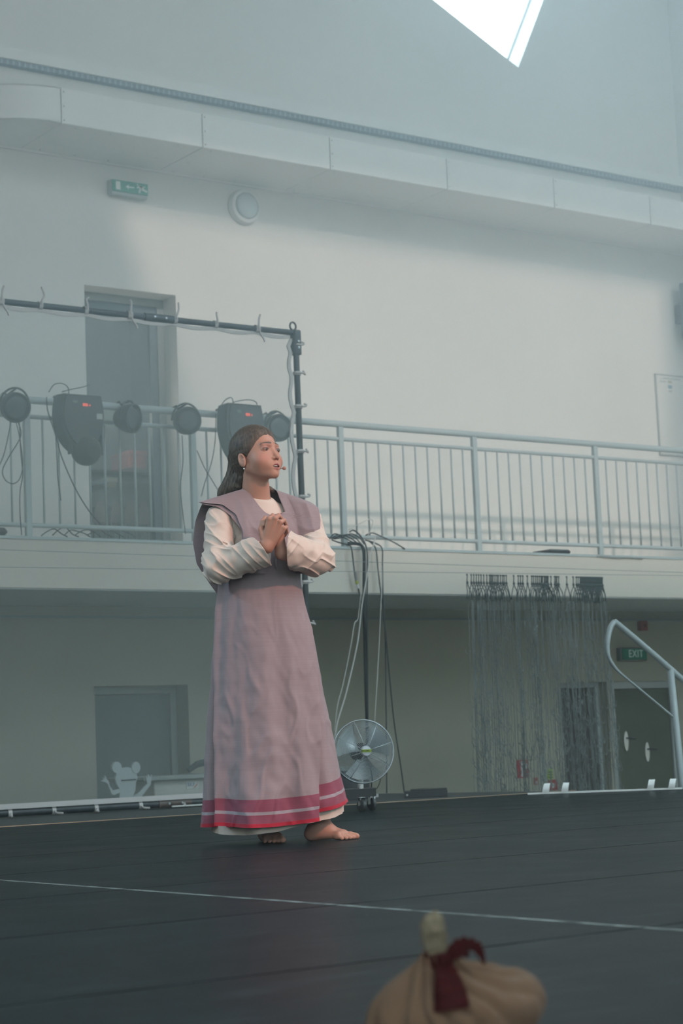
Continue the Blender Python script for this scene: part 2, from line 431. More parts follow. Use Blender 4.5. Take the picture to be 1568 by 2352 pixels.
# scuffs: stretched pale streaks and specks
mp = nt.nodes.new('ShaderNodeMapping'); mp.inputs['Scale'].default_value = (1.2, 9.0, 1.0); mp.inputs['Rotation'].default_value = (0, 0, 0.35)
n2 = nt.nodes.new('ShaderNodeTexNoise'); n2.inputs['Scale'].default_value = 2.2; n2.inputs['Detail'].default_value = 9; n2.inputs['Roughness'].default_value = 0.7
r2 = nt.nodes.new('ShaderNodeValToRGB'); r2.color_ramp.elements[0].position = 0.54; r2.color_ramp.elements[1].position = 0.82
r2.color_ramp.elements[0].color = (0, 0, 0, 1); r2.color_ramp.elements[1].color = (0.9, 0.9, 0.9, 1)
vo = nt.nodes.new('ShaderNodeTexVoronoi'); vo.inputs['Scale'].default_value = 4.5
r3 = nt.nodes.new('ShaderNodeValToRGB'); r3.color_ramp.elements[0].position = 0.014; r3.color_ramp.elements[1].position = 0.022
r3.color_ramp.elements[0].color = (0.6, 0.6, 0.6, 1); r3.color_ramp.elements[1].color = (0, 0, 0, 1)
mxa = nt.nodes.new('ShaderNodeMix'); mxa.data_type = 'RGBA'; mxa.inputs[7].default_value = (0.060, 0.078, 0.082, 1)
mxb = nt.nodes.new('ShaderNodeMix'); mxb.data_type = 'RGBA'; mxb.inputs[7].default_value = (0.35, 0.36, 0.34, 1)
for a, c in ((tc.outputs['Object'], n1.inputs['Vector']), (n1.outputs['Fac'], r1.inputs['Fac']), (tc.outputs['Object'], mp.inputs['Vector']), (mp.outputs[0], n2.inputs['Vector']),
             (n2.outputs['Fac'], r2.inputs['Fac']), (tc.outputs['Object'], vo.inputs['Vector']), (vo.outputs['Distance'], r3.inputs['Fac']),
             (r2.outputs[0], mxa.inputs[0]), (r1.outputs[0], mxa.inputs[6]), (r3.outputs[0], mxb.inputs[0]), (mxa.outputs[2], mxb.inputs[6]), (mxb.outputs[2], bs.inputs['Base Color'])):
    nt.links.new(a, c)
rr = nt.nodes.new('ShaderNodeMapRange'); rr.inputs['To Min'].default_value = 0.24; rr.inputs['To Max'].default_value = 0.42
nt.links.new(n1.outputs['Fac'], rr.inputs['Value']); nt.links.new(rr.outputs[0], bs.inputs['Roughness'])
bs.inputs['Specular IOR Level'].default_value = 0.02
bp = nt.nodes.new('ShaderNodeBump'); bp.inputs['Strength'].default_value = 0.06; bp.inputs['Distance'].default_value = 0.002
n3 = nt.nodes.new('ShaderNodeTexNoise'); n3.inputs['Scale'].default_value = 26
nt.links.new(tc.outputs['Object'], n3.inputs['Vector']); nt.links.new(n3.outputs['Fac'], bp.inputs['Height']); nt.links.new(bp.outputs[0], bs.inputs['Normal'])

YB = 12.25
def xe(y): return 8.9 + (12.25 - y) * 0.13          # the stage's right-hand side
def deck(x0, x1, y0, y1, z0, z1, edge=True):
    return MB().prism([(x0, y0, z0), (x1 if not edge else xe(y0), y0, z0), (x1 if not edge else xe(y1), y1, z0), (x0, y1, z0)], (0, 0, z1 - z0))
stage = struct(deck(-5, 0, 1.2, YB, HALL, -0.012).build('stage_floor', mat('stage_deck_ply', (0.03, 0.033, 0.034), 0.5, var=0.1)))
ys = [1.2, 1.74, 2.76, 3.79, 4.82, 5.87, 6.92, 7.97, 9.02, 10.08]
for i in range(len(ys) - 1):
    a, c = ys[i] + 0.0055, ys[i+1] - 0.0055
    MB().prism([(-5, a, -0.011), (2.66 - .002, a, -0.011), (2.66 - .002, c, -0.011), (-5, c, -0.011)], (0, 0, 0.011)).build('vinyl_sheet', M_DANCE, stage)
    MB().prism([(2.66 + .002, a, -0.011), (xe(a) - .01, a, -0.011), (xe(c) - .01, c, -0.011), (2.66 + .002, c, -0.011)], (0, 0, 0.011)).build('vinyl_sheet', M_DANCE, stage)
deck(-5, 0, 10.12, YB - 0.002, -0.0115, -0.002).build('back_deck_sheet', mat('grey_deck_sheet', (0.035, 0.04, 0.04), 0.42, var=0.15), stage)
M_GOLD = mat('brass_edge_strip', (0.50, 0.36, 0.25), 0.35, metal=0.6)
MB().prism([(-5, 10.085, -0.0105), (xe(10.085) - 0.02, 10.085, -0.0105), (xe(10.115) - 0.02, 10.115, -0.0105), (-5, 10.115, -0.0105)], (0, 0, 0.0135)).build('edge_strip', M_GOLD, stage)
M_LINE = mat('worn_white_tape', (0.22, 0.235, 0.225), 0.6, var=0.8, vscale=14)
tp = MB()
for i in range(len(ys) - 1):
    a, c = ys[i] + 0.006, ys[i+1] - 0.006
    tp.prism([(2.654, a, 0.0002), (2.667, a, 0.0002), (2.667, c, 0.0002), (2.654, c, 0.0002)], (0, 0, 0.0006))
tag(tp.build('tape_line', M_LINE), 'thin worn white tape line running across the dark stage floor', 'tape')
# ------------------------------------------------------------------ balustrade
YR = YG + 0.06
ZT, ZM, ZB = 3.115, 2.985, 2.145
bal = thing('balustrade', (10, YR, ZG), 'pale grey steel balustrade with thin vertical bars along the gallery edge', 'railing')
px_posts = [9.34 + 1.45 * k for k in range(-3, 5)]
p0, p1 = at(785, 1100, Y=YR).x, at(1370, 1120, Y=YR).x
step = (p1 - p0) / 2
PX = [p0 + step * k for k in range(-3, 5) if p0 + step * k < XR - 0.1]
MB().tube([(PX[0] - 1.0, YR, ZT), (XR - 0.01, YR, ZT)], 0.029, 14).build('handrail', M_RAIL, bal, auto=0.8)
for x in PX:
    MB().bbox((x - 0.026, YR - 0.02, ZG + 0.013), (x + 0.026, YR + 0.02, ZT - 0.024), 0.004).build('post', M_RAIL, bal)
xs_ = [PX[0] - 1.0] + PX + [XR - 0.01]
first = None
for a, c in zip(xs_[:-1], xs_[1:]):
    lo, hi = a + 0.0262, c - 0.0262
    MB().tube([(lo, YR, ZM), (hi, YR, ZM)], 0.018, 10).build('mid_rail', M_RAIL, bal, auto=0.8)
    MB().tube([(lo, YR, ZB), (hi, YR, ZB)], 0.019, 10).build('bottom_rail', M_RAIL, bal, auto=0.8)
    nb = max(1, round((c - a) / step * 11))
    for k in range(1, nb):
        x = a + (c - a) * k / nb
        if first is None:
            first = MB().tube([(0, 0, ZB + 0.017), (0, 0, ZM - 0.016)], 0.0088, 8).build('baluster', M_RAIL, bal, smooth=True)
            first.location = (x, YR, 0)
        else:
            o = first.copy(); COL.objects.link(o); o.parent = bal; o.matrix_parent_inverse = first.matrix_parent_inverse.copy(); o.location = (x, YR, 0)

# ------------------------------------------------------------------ emergency signs, lamp, alarm, board, speaker
M_GREEN = mat('sign_green', (0.03, 0.30, 0.22), 0.4)
M_GREEND = mat('exit_sign_green', (0.015, 0.14, 0.085), 0.4)
M_SIGNW = mat('sign_white', (0.78, 0.80, 0.78), 0.4)
M_HOUS = mat('sign_housing_plastic', (0.42, 0.46, 0.46), 0.4)
a, c = at(258, 411, Y=YW - 0.09), at(340, 449, Y=YW - 0.09)
sx0, sx1, sz1 = a.x, at(340, 424, Y=YW - 0.09).x, a.z
sz0 = at(340, 449, Y=YW - 0.09).z
sg = thing('emergency_exit_sign', ((sx0 + sx1)/2, YW, sz0), 'green emergency exit sign with running man and arrow, high above the gallery door', 'sign')
MB().bbox((sx0 - .005, YW - 0.075, sz0 - .03), (sx1 + .005, YW - 0.0005, sz1 + .008), 0.006).build('housing', M_HOUS, sg)
MB().bbox((sx0, YW - 0.09, sz0), (sx1, YW - 0.0755, sz1), 0.003).build('green_panel', M_GREEN, sg)
ww, hh, yy = sx1 - sx0, sz1 - sz0, YW - 0.0905
def Q(u, v): return (sx0 + ww * u, yy, sz0 + hh * v)
def flat(poly, name='pictogram'):
    return MB().prism([Q(u, v) for u, v in poly], (0, -0.001, 0)).build(name, M_SIGNW, sg)
flat([(.09, .14), (.22, .14), (.22, .88), (.09, .88)], 'door_symbol')
flat([(.36, .5), (.45, .72), (.45, .56), (.60, .56), (.60, .44), (.45, .44), (.45, .28)], 'arrow_symbol')
m_ = MB()
def seg(u0, v0, u1, v1, w): m_.bar(Vector(Q(u0, v0)) + Vector((0, -.0006, 0)), Vector(Q(u1, v1)) + Vector((0, -.0006, 0)), w, 0.001, up=(0, 1, 0))
m_.lathe([(0.0, 0), (hh*.07, 0), (hh*.07, .001), (0, .001)], Q(.70, .82), (0, -1, 0), 12)
for s_ in ((.74,.72,.83,.46,.030), (.74,.70,.68,.52,.014), (.76,.70,.86,.62,.013), (.86,.62,.90,.74,.012), (.82,.46,.74,.30,.020), (.74,.30,.76,.10,.018), (.83,.46,.92,.34,.020), (.92,.34,.97,.30,.016)): seg(*s_)
m_.build('running_figure', M_SIGNW, sg)
# round wall lamp
p = at(558, 477, Y=YW)
wl = thing('wall_lamp', (p.x, YW, p.z), 'round white wall lamp with a domed diffuser, right of the upper exit sign', 'lamp')
MB().lathe([(0, 0), (.165, 0.0005), (.165, .035), (.155, .06), (.125, .07), (.122, .05), (0, .05)], (p.x, YW - 0.0005, p.z), (0, -1, 0), 40).build('rim', M_WHITE, wl, auto=0.5)
MB().lathe([(.121, .052), (.118, .075), (.10, .098), (.07, .114), (.035, .122), (0, .124)], (p.x, YW, p.z), (0, -1, 0), 40).build('diffuser', mat('opal_diffuser', (0.60, 0.68, 0.70), 0.15), wl, smooth=True)
# whiteboard at the far right
a, c = at(1506, 860, Y=YW - .02), at(1520, 1042, Y=YW - .02)
wb = thing('whiteboard', (a.x + .25, YW, c.z), 'white notice board with small blue and grey print at the far right of the gallery', 'board')
bx1 = XR - 0.004
MB().bbox((a.x, YW - .02, c.z), (bx1, YW - .0005, a.z), .004).build('panel', mat('whiteboard_enamel', (0.74, 0.75, 0.72), 0.3), wb)
fr = MB(); q = .012
fr.box((a.x - q, YW - .026, c.z - q), (a.x, YW - .0005, a.z + q)); fr.box((a.x, YW - .026, a.z), (bx1, YW - .0005, a.z + q)); fr.box((a.x, YW - .026, c.z - q), (bx1, YW - .0005, c.z))
fr.build('frame', mat('board_frame_grey', (0.50, 0.53, 0.52), 0.4), wb)
def decal(name, x0, z0, x1, z1, col, y):
    return MB().box((x0, y - .0012, z0), (x1, y - .0002, z1)).build(name, mat('print_%02x%02x%02x' % tuple(int(v*255) for v in col), col, 0.5), wb)
def px_decal(name, u0, v0, u1, v1, col):
    A, C = at(u0, v0, Y=YW-.0205), at(u1, v1, Y=YW-.0205); decal(name, A.x, C.z, C.x, A.z, col, YW - .0205)
px_decal('print', 1514.5, 869.5, 1520.5, 871.5, (.42,.46,.44)); px_decal('print', 1514.5, 874.5, 1528, 878.5, (.42,.46,.44))
px_decal('print', 1533.5, 874, 1542.5, 880.5, (.45,.44,.33)); px_decal('print', 1533.5, 884.5, 1543, 893, (.22,.36,.44)); px_decal('print', 1534.5, 897, 1543.5, 901, (.42,.44,.42))
px_decal('print', 1522, 870, 1562, 871, (.5,.54,.53))
# loudspeaker on the far right, most of it outside the frame
p = at(1560, 650, Y=YW - .14); p2 = at(1568, 713, Y=YW - .14)
ls = thing('loudspeaker', (p.x + .2, YW - .2, p2.z), 'grey wall loudspeaker cut by the right edge above the notice board', 'speaker')
zt = p.z; zb = zt - .62
MB().bbox((p.x, YW - .45, zb), (XR - .06, YW - .12, zt), .012).build('cabinet', mat('speaker_grey', (0.10, 0.15, 0.17), 0.6), ls)
MB().bbox((p.x + .03, YW - .462, zb + .03), (XR - .09, YW - .4505, zt - .03), .004).build('grille', M_BLACKM, ls)
MB().box((p.x + .2, YW - .1205, zb + .2), (XR - .2, YW - .0005, zb + .4)).build('bracket', M_BLACKM, ls)
# EXIT sign by the far door and red alarm box
a, c = at(1429, 1490, Y=YW - .08), at(1486, 1514, Y=YW - .08)
es = thing('exit_sign', ((a.x + c.x)/2, YW, c.z), 'dark green EXIT sign over the door behind the stair handrail', 'sign')
MB().bbox((a.x - .015, YW - .07, c.z - .012), (c.x + .01, YW - .0005, a.z + .012), .005).build('housing', mat('dark_sign_housing', (0.12, 0.135, 0.13), 0.5), es)
MB().bbox((a.x, YW - .08, c.z), (c.x, YW - .0705, a.z), .002).build('green_panel', M_GREEND, es)
hgt = a.z - c.z
text_obj('EXIT', 'lettering', mat('exit_letter', (0.60, 0.66, 0.63), 0.5), es, ((a.x*.46 + c.x*.54), YW - .081, c.z + hgt*.5), (1, 0, 0), (0, 0, 1), hgt * .98, 0.001, squash=0.86)
p = at(1479, 1437, Y=YW - .05)
al = thing('alarm_box', (p.x, YW, p.z), 'small red fire alarm box on the wall above the EXIT sign', 'alarm')
s_ = .052
MB().bbox((p.x - s_, YW - .055, p.z - s_), (p.x + s_, YW - .0005, p.z + s_), .006).build('box', mat('alarm_red', (0.20, 0.045, 0.035), 0.5), al)
MB().lathe([(0, 0), (.018, .0), (.016, .008), (0, .009)], (p.x, YW - .055, p.z), (0, -1, 0), 14).build('button', mat('alarm_button', (0.10, 0.02, 0.02), 0.5), al)
# safety notices and a red hose reel behind the string curtain
def notice(name, u0, v0, u1, v1, col, label, cat, kids=()):
    A, C = at(u0, v0, Y=YW - .01), at(u1, v1, Y=YW - .01)
    t = thing(name, ((A.x + C.x)/2, YW, C.z), label, cat)
    MB().bbox((A.x, YW - .01, C.z), (C.x, YW - .0005, A.z), .002).build('plate', mat(name + '_paint', col, .5), t)
    for k, (a0, b0, a1, b1, cc) in enumerate(kids):
        X = lambda a: A.x + (C.x - A.x) * a; Z = lambda b_: A.z + (C.z - A.z) * b_
        MB().box((X(a0), YW - .0115, Z(b1)), (X(a1), YW - .0102, Z(b0))).build('print', mat('notice_print_%d' % int(sum(cc)*100), cc, .5), t)
    return t
notice('red_safety_notice', 1187, 1746, 1215, 1786, (0.30, 0.03, 0.035), 'tall red safety notice on the wall behind the string curtain', 'sign', ((.3,.06,.5,.94,(.35,.36,.35)), (.62,.2,.9,.5,(.35,.36,.35))))
notice('lime_safety_notice', 1257, 1766, 1270, 1790, (0.24, 0.33, 0.05), 'lime green safety notice above the red box behind the string curtain', 'sign', ((.1,.25,.9,.36,(.03,.05,.02)), (.1,.5,.9,.6,(.03,.05,.02)), (.1,.75,.9,.85,(.03,.05,.02))))
notice('red_square_notice', 1259, 1791, 1281, 1814, (0.24, 0.03, 0.035), 'red square fire notice low under the lime notice', 'sign', ((.35,.35,.6,.8,(.35,.36,.35)),))
notice('small_red_notice', 1226, 1786, 1236, 1802, (0.24, 0.05, 0.045), 'small red notice on the wall between the two other red ones', 'sign', ((.4,.5,.8,.85,(.35,.36,.35)),))
# ------------------------------------------------------------------ stage lamps hung on the balustrade, and their cables
M_LAMP = mat('lamp_black', (0.020, 0.024, 0.026), 0.6)
M_LAMP2 = mat('lamp_charcoal', (0.035, 0.036, 0.038), 0.55)
M_LENS = mat('lamp_lens', (0.05, 0.06, 0.065), 0.12)
M_LED = mat('red_display', (0.5, 0.05, 0.03), 0.4, emit=(1.0, 0.12, 0.06), estr=0.55)
YL = YG - 0.10
def par(px, py, r, label, tilt=(-.25, -1, -.1), hookdx=(-.05, .03)):
    p = at(px, py, Y=YL); t = thing('par_lamp', (p.x, YL, p.z), label, 'stage lamp', 'round stage lamps on the gallery rail')
    ax = Vector(tilt).normalized()
    MB().lathe([(0, -.10), (r*.55, -.10), (r*.80, -.06), (r*.97, -.01), (r, .03), (r, .06), (r*.93, .062), (r*.90, .045), (0, .045)], p, ax, 28).build('housing', M_LAMP, t, auto=.5)
    MB().lathe([(0, .047), (r*.89, .047), (r*.6, .056), (0, .060)], p, ax, 28).build('lens', M_LENS, t, smooth=True)
    y = MB(); sx = Vector((ax.y, -ax.x, 0)).normalized(); up = ax.cross(sx)
    if up.z < 0: up = -up
    pts = [p + sx * r * 1.04 * math.cos(a) + up * r * 1.25 * math.sin(a) for a in [math.pi * i / 14 for i in range(15)]]
    y.tube(pts, .008, 6); y.build('yoke', M_LAMP, t, smooth=True)
    h = MB(); top = p + up * r * 1.2
    h.tube([top, (top.x, YR - .045, ZT + .01), (top.x, YR - .02, ZT + .042), (top.x, YR + .03, ZT + .036), (top.x, YR + .04, ZT - .01)], .009, 6)
    h.build('hook_clamp', M_LAMP, t, smooth=True)
    return t
par(32, 934, .115, 'round black stage lamp at the left edge of the picture, first on the gallery rail', (-.1, -1, -.35))
par(294, 961, .115, 'round grey-looking stage lamp hung before the gallery door', (.55, -1, -.15))
par(427, 967, .113, 'round black stage lamp just left of the fourth rail post')
par(634, 984, .115, 'round stage lamp beside the upright pole of the gauze frame', (-.05, -1, -.05))
def wash(px, py, w, h, label, extra, tilt=0.0):
    """large flat-topped wash light: body rounded below, control panel with red display on the back"""
    p = at(px, py, Y=YL - .02); t = thing('wash_light', (p.x, YL, p.z), label, 'stage lamp', 'large wash lights on the gallery rail')
    prof = []
    for i in range(25):
        a = math.pi + math.pi * i / 24
        prof.append((math.cos(a) * w * .5 * (1 - .12 * max(0, -math.sin(a))), math.sin(a) * h * .62 - h * .0))
    outline = [(-w*.44, h*.42), (-w*.49, h*.2)] + prof + [(w*.49, h*.2), (w*.44, h*.42)]
    y0 = p.y - .07
    b_ = MB()
    b_.prism([(p.x + u, y0, p.z + v) for u, v in outline], (0, .15, 0))
    b_.build('body', M_LAMP, t, auto=.5)
    MB().prism([(p.x + u*.9, y0 - .02, p.z + v*.9) for u, v in outline], (0, .0195, 0)).build('back_cover', M_LAMP2, t, auto=.5)
    MB().box((p.x - w*.02, y0 - .022, p.z + h*.20), (p.x + w*.10, y0 - .0205, p.z + h*.255)).build('display', M_LED, t)
    MB().box((p.x + w*.13, y0 - .022, p.z + h*.205), (p.x + w*.16, y0 - .0205, p.z + h*.24)).build('display', M_LED, t)
    MB().box((p.x - w*.24, y0 - .022, p.z + h*.25), (p.x - w*.14, y0 - .0205, p.z + h*.30)).build('sticker', mat('dull_sticker', (.18,.20,.17), .6), t)
    if extra:
        MB().box((p.x + w*.30, y0 - .022, p.z + h*-.02), (p.x + w*.43, y0 - .0205, p.z + h*.08)).build('label_plate', mat('pale_label', (.50,.52,.51), .6), t)
    for s in (-.22, .36):
        c_ = MB(); X = p.x + w*s
        c_.bbox((X - .02, YR - .055, p.z + h*.36), (X + .02, YR - .03, ZT + .05), .004).bbox((X - .02, YR - .06, ZT + .03), (X + .02, YR + .045, ZT + .055), .004)
        c_.build('clamp', M_LAMP2, t)
    return t, p
w1, wp1 = wash(180, 962, .37, .42, 'large black wash light with red display, white label and a ball-shaped head below', True)
w2, wp2 = wash(553, 985, .36, .46, "large black wash light with red display, behind the woman's head", False)
# ball-shaped lamp under the first wash light
p = at(198, 1035, Y=YL - .06); r = .118
MB().lathe([(0, -r*.9)] + [(r*math.cos(a), r*math.sin(a)) for a in [(-1.1 + 2.2*i/14) for i in range(15)]] + [(r*.42, r*.9), (0, r*.9)], p, (.1, -1, -.25), 28).build('lamp_head', M_LAMP2, w1, auto=.6)
ar = MB(); ar.bbox((p.x - .135, p.y - .02, p.z - .03), (p.x - .121, p.y + .05, wp1.z - .06), .003).bbox((p.x + .121, p.y - .02, p.z - .03), (p.x + .135, p.y + .05, wp1.z - .06), .003)
ar.build('fork', M_LAMP, w1)
def cable(pts, r, label, m=None, name='cable', n=6, cat='cable', group=None, sub=7):
    c_ = MB().tube(bez(pts, sub), r, n); o = c_.build(name, m or M_CABLE, None, smooth=True); return tag(o, label, cat, group)
def pts_px(l, Y): return [at(u, v, Y=(y[0] if y else Y)) for u, v, *y in l]
YC = YG - .05
cable(pts_px([(28, 948), (22, 985), (10, 1040), (-4, 1075)], YC), .004, 'thin black cable hanging from the leftmost round lamp to the picture edge')
cable(pts_px([(38, 960), (48, 1000), (20, 1050), (6, 1080), (12, 1102), (30, 1111), (46, 1098), (52, 1060), (44, 1000), (34, 958)], YC - .03), .004, 'black cable drooping in a long loop under the leftmost round lamp')
cable(pts_px([(44, 962), (48, 1040), (52, 1090), (46, 1130), (46, 1180), (50, 1229)], YC), .004, 'black cable running straight down beside the first thick rail post')
cable(pts_px([(112, 900), (125, 883), (143, 881), (156, 890), (158, 908)], YR), .0045, 'black cable arching over the rail left of the first wash light')
cable(pts_px([(142, 900), (165, 894), (186, 890), (206, 884)], YR + .02), .004, 'thin cable rising from the first wash light toward the gallery door')
cable(pts_px([(107, 912), (110, 945), (128, 1000), (140, 1045), (158, 1090), (180, 1135), (208, 1178), (232, 1205)], YC), .005, 'black cable sweeping down diagonally from the first wash light to the gallery floor')
cable(pts_px([(128, 1000), (131, 1060), (133, 1100), (140, 1150)], YC + .02), .004, 'thin black cable hanging straight under the first wash light')
cable(pts_px([(418, 1000), (420, 1060), (414, 1120), (420, 1180), (426, 1226)], YC), .004, 'thin black cable hanging below the fourth rail lamp')
cable(pts_px([(505, 935), (518, 918), (532, 914), (536, 932)], YR), .0045, 'short cable arching over the rail at the second wash light')
cable(pts_px([(516, 935), (540, 923), (570, 918), (588, 924), (590, 938)], YR + .03), .0045, 'longer cable arching over the rail above the woman\'s head')
cable(pts_px([(496, 950), (494, 1010), (486, 1060), (470, 1110), (462, 1140)], YC), .004, 'thin black cable hanging left of the second wash light')
cable(pts_px([(452, 1035), (470, 1075), (488, 1105), (500, 1125)], YC + .01), .004, "thin black cable crossing diagonally toward the woman's ponytail")
rnd = random.Random(3)
for k in range(7):
    x0 = 95 + k * 26
    cable(pts_px([(x0, 1231 - rnd.random()*3), (x0 + 14, 1216 + rnd.random()*8), (x0 + 30, 1212 + rnd.random()*8), (x0 + 46, 1222 + rnd.random()*6), (x0 + 60, 1233)], YG + .1 + .03*k), .0045,
          '%s black cable loop in the heap on the gallery floor under the lamps' % ('leftmost', 'second from left', 'third from left', 'middle', 'third from right', 'second from right', 'rightmost')[k], group='cables heaped on the gallery floor')
# storeroom: red crate, yellow crate, shelf, rounded chair backs
ys_ = YW + .75
def crate(u0, v0, u1, v1, col, name, label, dep=.35, Y=ys_):
    A, C = at(u0, v0, Y=Y), at(u1, v1, Y=Y); t = thing(name, ((A.x+C.x)/2, Y, C.z), label, 'box')
    m = mat(name + '_plastic', col, .5)
    MB().bbox((A.x, Y, C.z), (C.x, Y + dep, A.z), .012).build('body', m, t)
    MB().bbox((A.x - .008, Y - .008, A.z - .035), (C.x + .008, Y + dep + .008, A.z + .008), .006).build('rim', m, t)
    return t
A = at(212, 1080, Y=ys_ - .02); B = at(346, 1080, Y=ys_ - .02)
shz = A.z
shelf = thing('storeroom_shelf', ((A.x+B.x)/2, ys_, ZG), 'dark shelf unit inside the gallery doorway, with crates on it', 'shelf')
x0s, x1s = DX0 + .03, DX1 + .35
MB().box((x0s, ys_ - .03, shz - .02), (x1s, ys_ + .45, shz)).build('board', M_DARK, shelf)
MB().box((x0s, ys_ - .03, shz - .34), (x1s, ys_ + .45, shz - .32)).build('board', M_DARK, shelf)
MB().box((x0s - .03, ys_ - .03, ZG - .09), (x0s, ys_ + .45, shz + .5)).build('upright', M_DARK, shelf); MB().box((x1s, ys_ - .03, ZG - .09), (x1s + .03, ys_ + .45, shz + .5)).build('upright', M_DARK, shelf)
c1 = crate(296, 1036, 338, 1078, (0.36, 0.07, 0.04), 'red_crate', 'red crate on the top shelf inside the gallery doorway')
dz = shz + .001
for o in (c1,):
    pass
crate(247, 1098, 268, 1122, (0.38, 0.36, 0.20), 'yellow_crate', 'small yellowish crate on the lower shelf inside the gallery doorway')
for k, (u0, u1) in enumerate(((214, 246), (254, 280), (286, 316), (320, 344))):
    A, C = at(u0, 1150, Y=ys_ - .25), at(u1, 1232, Y=ys_ - .25); mid = (A.x + C.x)/2; hw = (C.x - A.x)/2
    t = thing('stacked_chair', (mid, ys_ - .25, ZG), ('brown chair with a rounded back, %s inside the gallery doorway' % ('leftmost of four', 'second from the left', 'third from the left', 'rightmost of four')[k]), 'chair', 'brown chairs stored inside the gallery doorway')
    mch = mat('brown_chair_ply', (0.36, 0.21, 0.125), .5, var=.15)
    zt_ = at((u0+u1)/2, 1150, Y=ys_ - .25).z
    MB().prism([(mid + hw*math.cos(a), ys_ - .26, zt_ - .16 + .16*math.sin(a)) for a in [math.pi*i/12 for i in range(13)]] + [(mid - hw, ys_ - .26, ZG + .42), (mid + hw, ys_ - .26, ZG + .42)], (0, .015, 0)).build('backrest', mch, t)
    MB().bbox((mid - hw, ys_ - .24, ZG + .40), (mid + hw, ys_ + .0, ZG + .42), .004).build('seat', mch, t)
    for sx in (-1, 1):
        for yo in (-.23, -.02): MB().tube([(mid + sx*hw*.85, ys_ + yo, ZG - .09), (mid + sx*hw*.85, ys_ + yo, ZG + .40)], .009, 6).build('leg', M_BLACKM, t, smooth=True)
# black case and a loose hook on the gallery edge
A = at(1262, 1275, Y=YG + .03); B = at(1312, 1275, Y=YG + .03)
t = MB().bbox((A.x, YG + .02, ZG + .0125), (B.x, YG + .3, ZG + .055), .02); tag(t.build('flat_bag', M_BLACKM), 'flat black bag lying on the gallery edge above the string curtain', 'bag')
A = at(0, 1228, Y=YG + .05); B = at(14, 1228, Y=YG + .05)
t = MB().bbox((A.x - .1, YG + .0, ZG + .0125), (B.x, YG + .25, ZG + .075), .025); tag(t.build('gear_case', M_BLACKM), 'small dark case on the gallery floor at the left edge', 'case')
cable(pts_px([(1370, 1277), (1410, 1281), (1440, 1281), (1475, 1283)], YG - .012), .008, 'thin silvery tube lying along the gallery edge at the right', M_STEEL, 'metal_tube', cat='tube')
# ------------------------------------------------------------------ gauze screen on a black pole frame
YS = 11.6
trc = at(678, 765, Y=YS); FXR, FZT = trc.x, trc.z
lz = at(0, 692, Y=YS).z
FXL = 3.2
FZB = at(440, 1843, Y=YS).z
FZB = max(FZB, .032)
scr_t = thing('gauze_screen', ((FXL + FXR)/2, YS, 0), 'large translucent white gauze stretched on a black pole frame, tied with white tapes', 'screen')
M_FR = mat('black_frame_tube', (0.030, 0.036, 0.040), .45, var=.2, vscale=20)
M_BRWN = mat('rusty_brown_joint', (0.085, 0.062, 0.05), .5, var=.3, vscale=25)
zs = lambda x: lz + (FZT - lz) * (x - at(0, 692, Y=YS).x) / (FXR - at(0, 692, Y=YS).x)
MB().tube([(FXL, YS, zs(FXL)), (FXR - .03, YS, FZT)], .022, 10).build('top_pole', M_FR, scr_t, auto=.8)
MB().tube([(FXR, YS, FZB), (FXR, YS, FZT - .02)], .023, 10).build('side_pole', M_FR, scr_t, auto=.8)
MB().tube([(FXL, YS, zs(FXL)), (FXL, YS, FZB)], .023, 10).build('side_pole', M_FR, scr_t, auto=.8)
MB().tube([(FXL, YS, FZB), (FXR, YS, FZB)], .026, 10).build('bottom_pole', M_FR, scr_t, auto=.8)
br = MB().bbox((FXR - .032, YS - .034, FZT - .17), (FXR + .032, YS + .034, FZT + .02), .008)
br.build('corner_bracket', M_FR, scr_t)
MB().tube([(FXR - .02 + .03*math.cos(a)*.9, YS, FZT + .05 + .03*math.sin(a)) for a in [2*math.pi*i/16 for i in range(16)]], .007, 8, closed=True).build('eye_ring', M_FR, scr_t, smooth=True)
bo = MB()
for dz_ in (.07, .115): bo.lathe([(0, 0), (.010, 0), (.009, .005), (0, .006)], (FXR + .004, YS - .034, FZT - dz_), (0, -1, 0), 10)
tag(bo.build('bolts', M_STEEL, scr_t), kind='stuff')
for (u0, u1, v, z_) in ((331, 397, 0, 't'), (362, 436, 0, 'b')):
    if z_ == 't':
        a_, c_ = at(u0, 727, Y=YS).x, at(u1, 733, Y=YS).x; za, zb_ = zs(a_), zs(c_)
        mm = M_FR
    else:
        a_, c_ = at(u0, 1846, Y=YS).x, at(u1, 1842, Y=YS).x; za = zb_ = FZB; mm = M_BRWN
    MB().tube([(a_, YS, za), (c_, YS, zb_)], .030, 12).build('joint_sleeve', mm, scr_t, auto=.8)
    s_ = MB()
    for f in (.3, .7): s_.lathe([(0, 0), (.009, 0), (.008, .004), (0, .005)], (a_ + (c_-a_)*f, YS - .0295, za + (zb_-za)*f), (0, -1, 0), 8)
    tag(s_.build('bolts', M_STEEL, scr_t), kind='stuff')
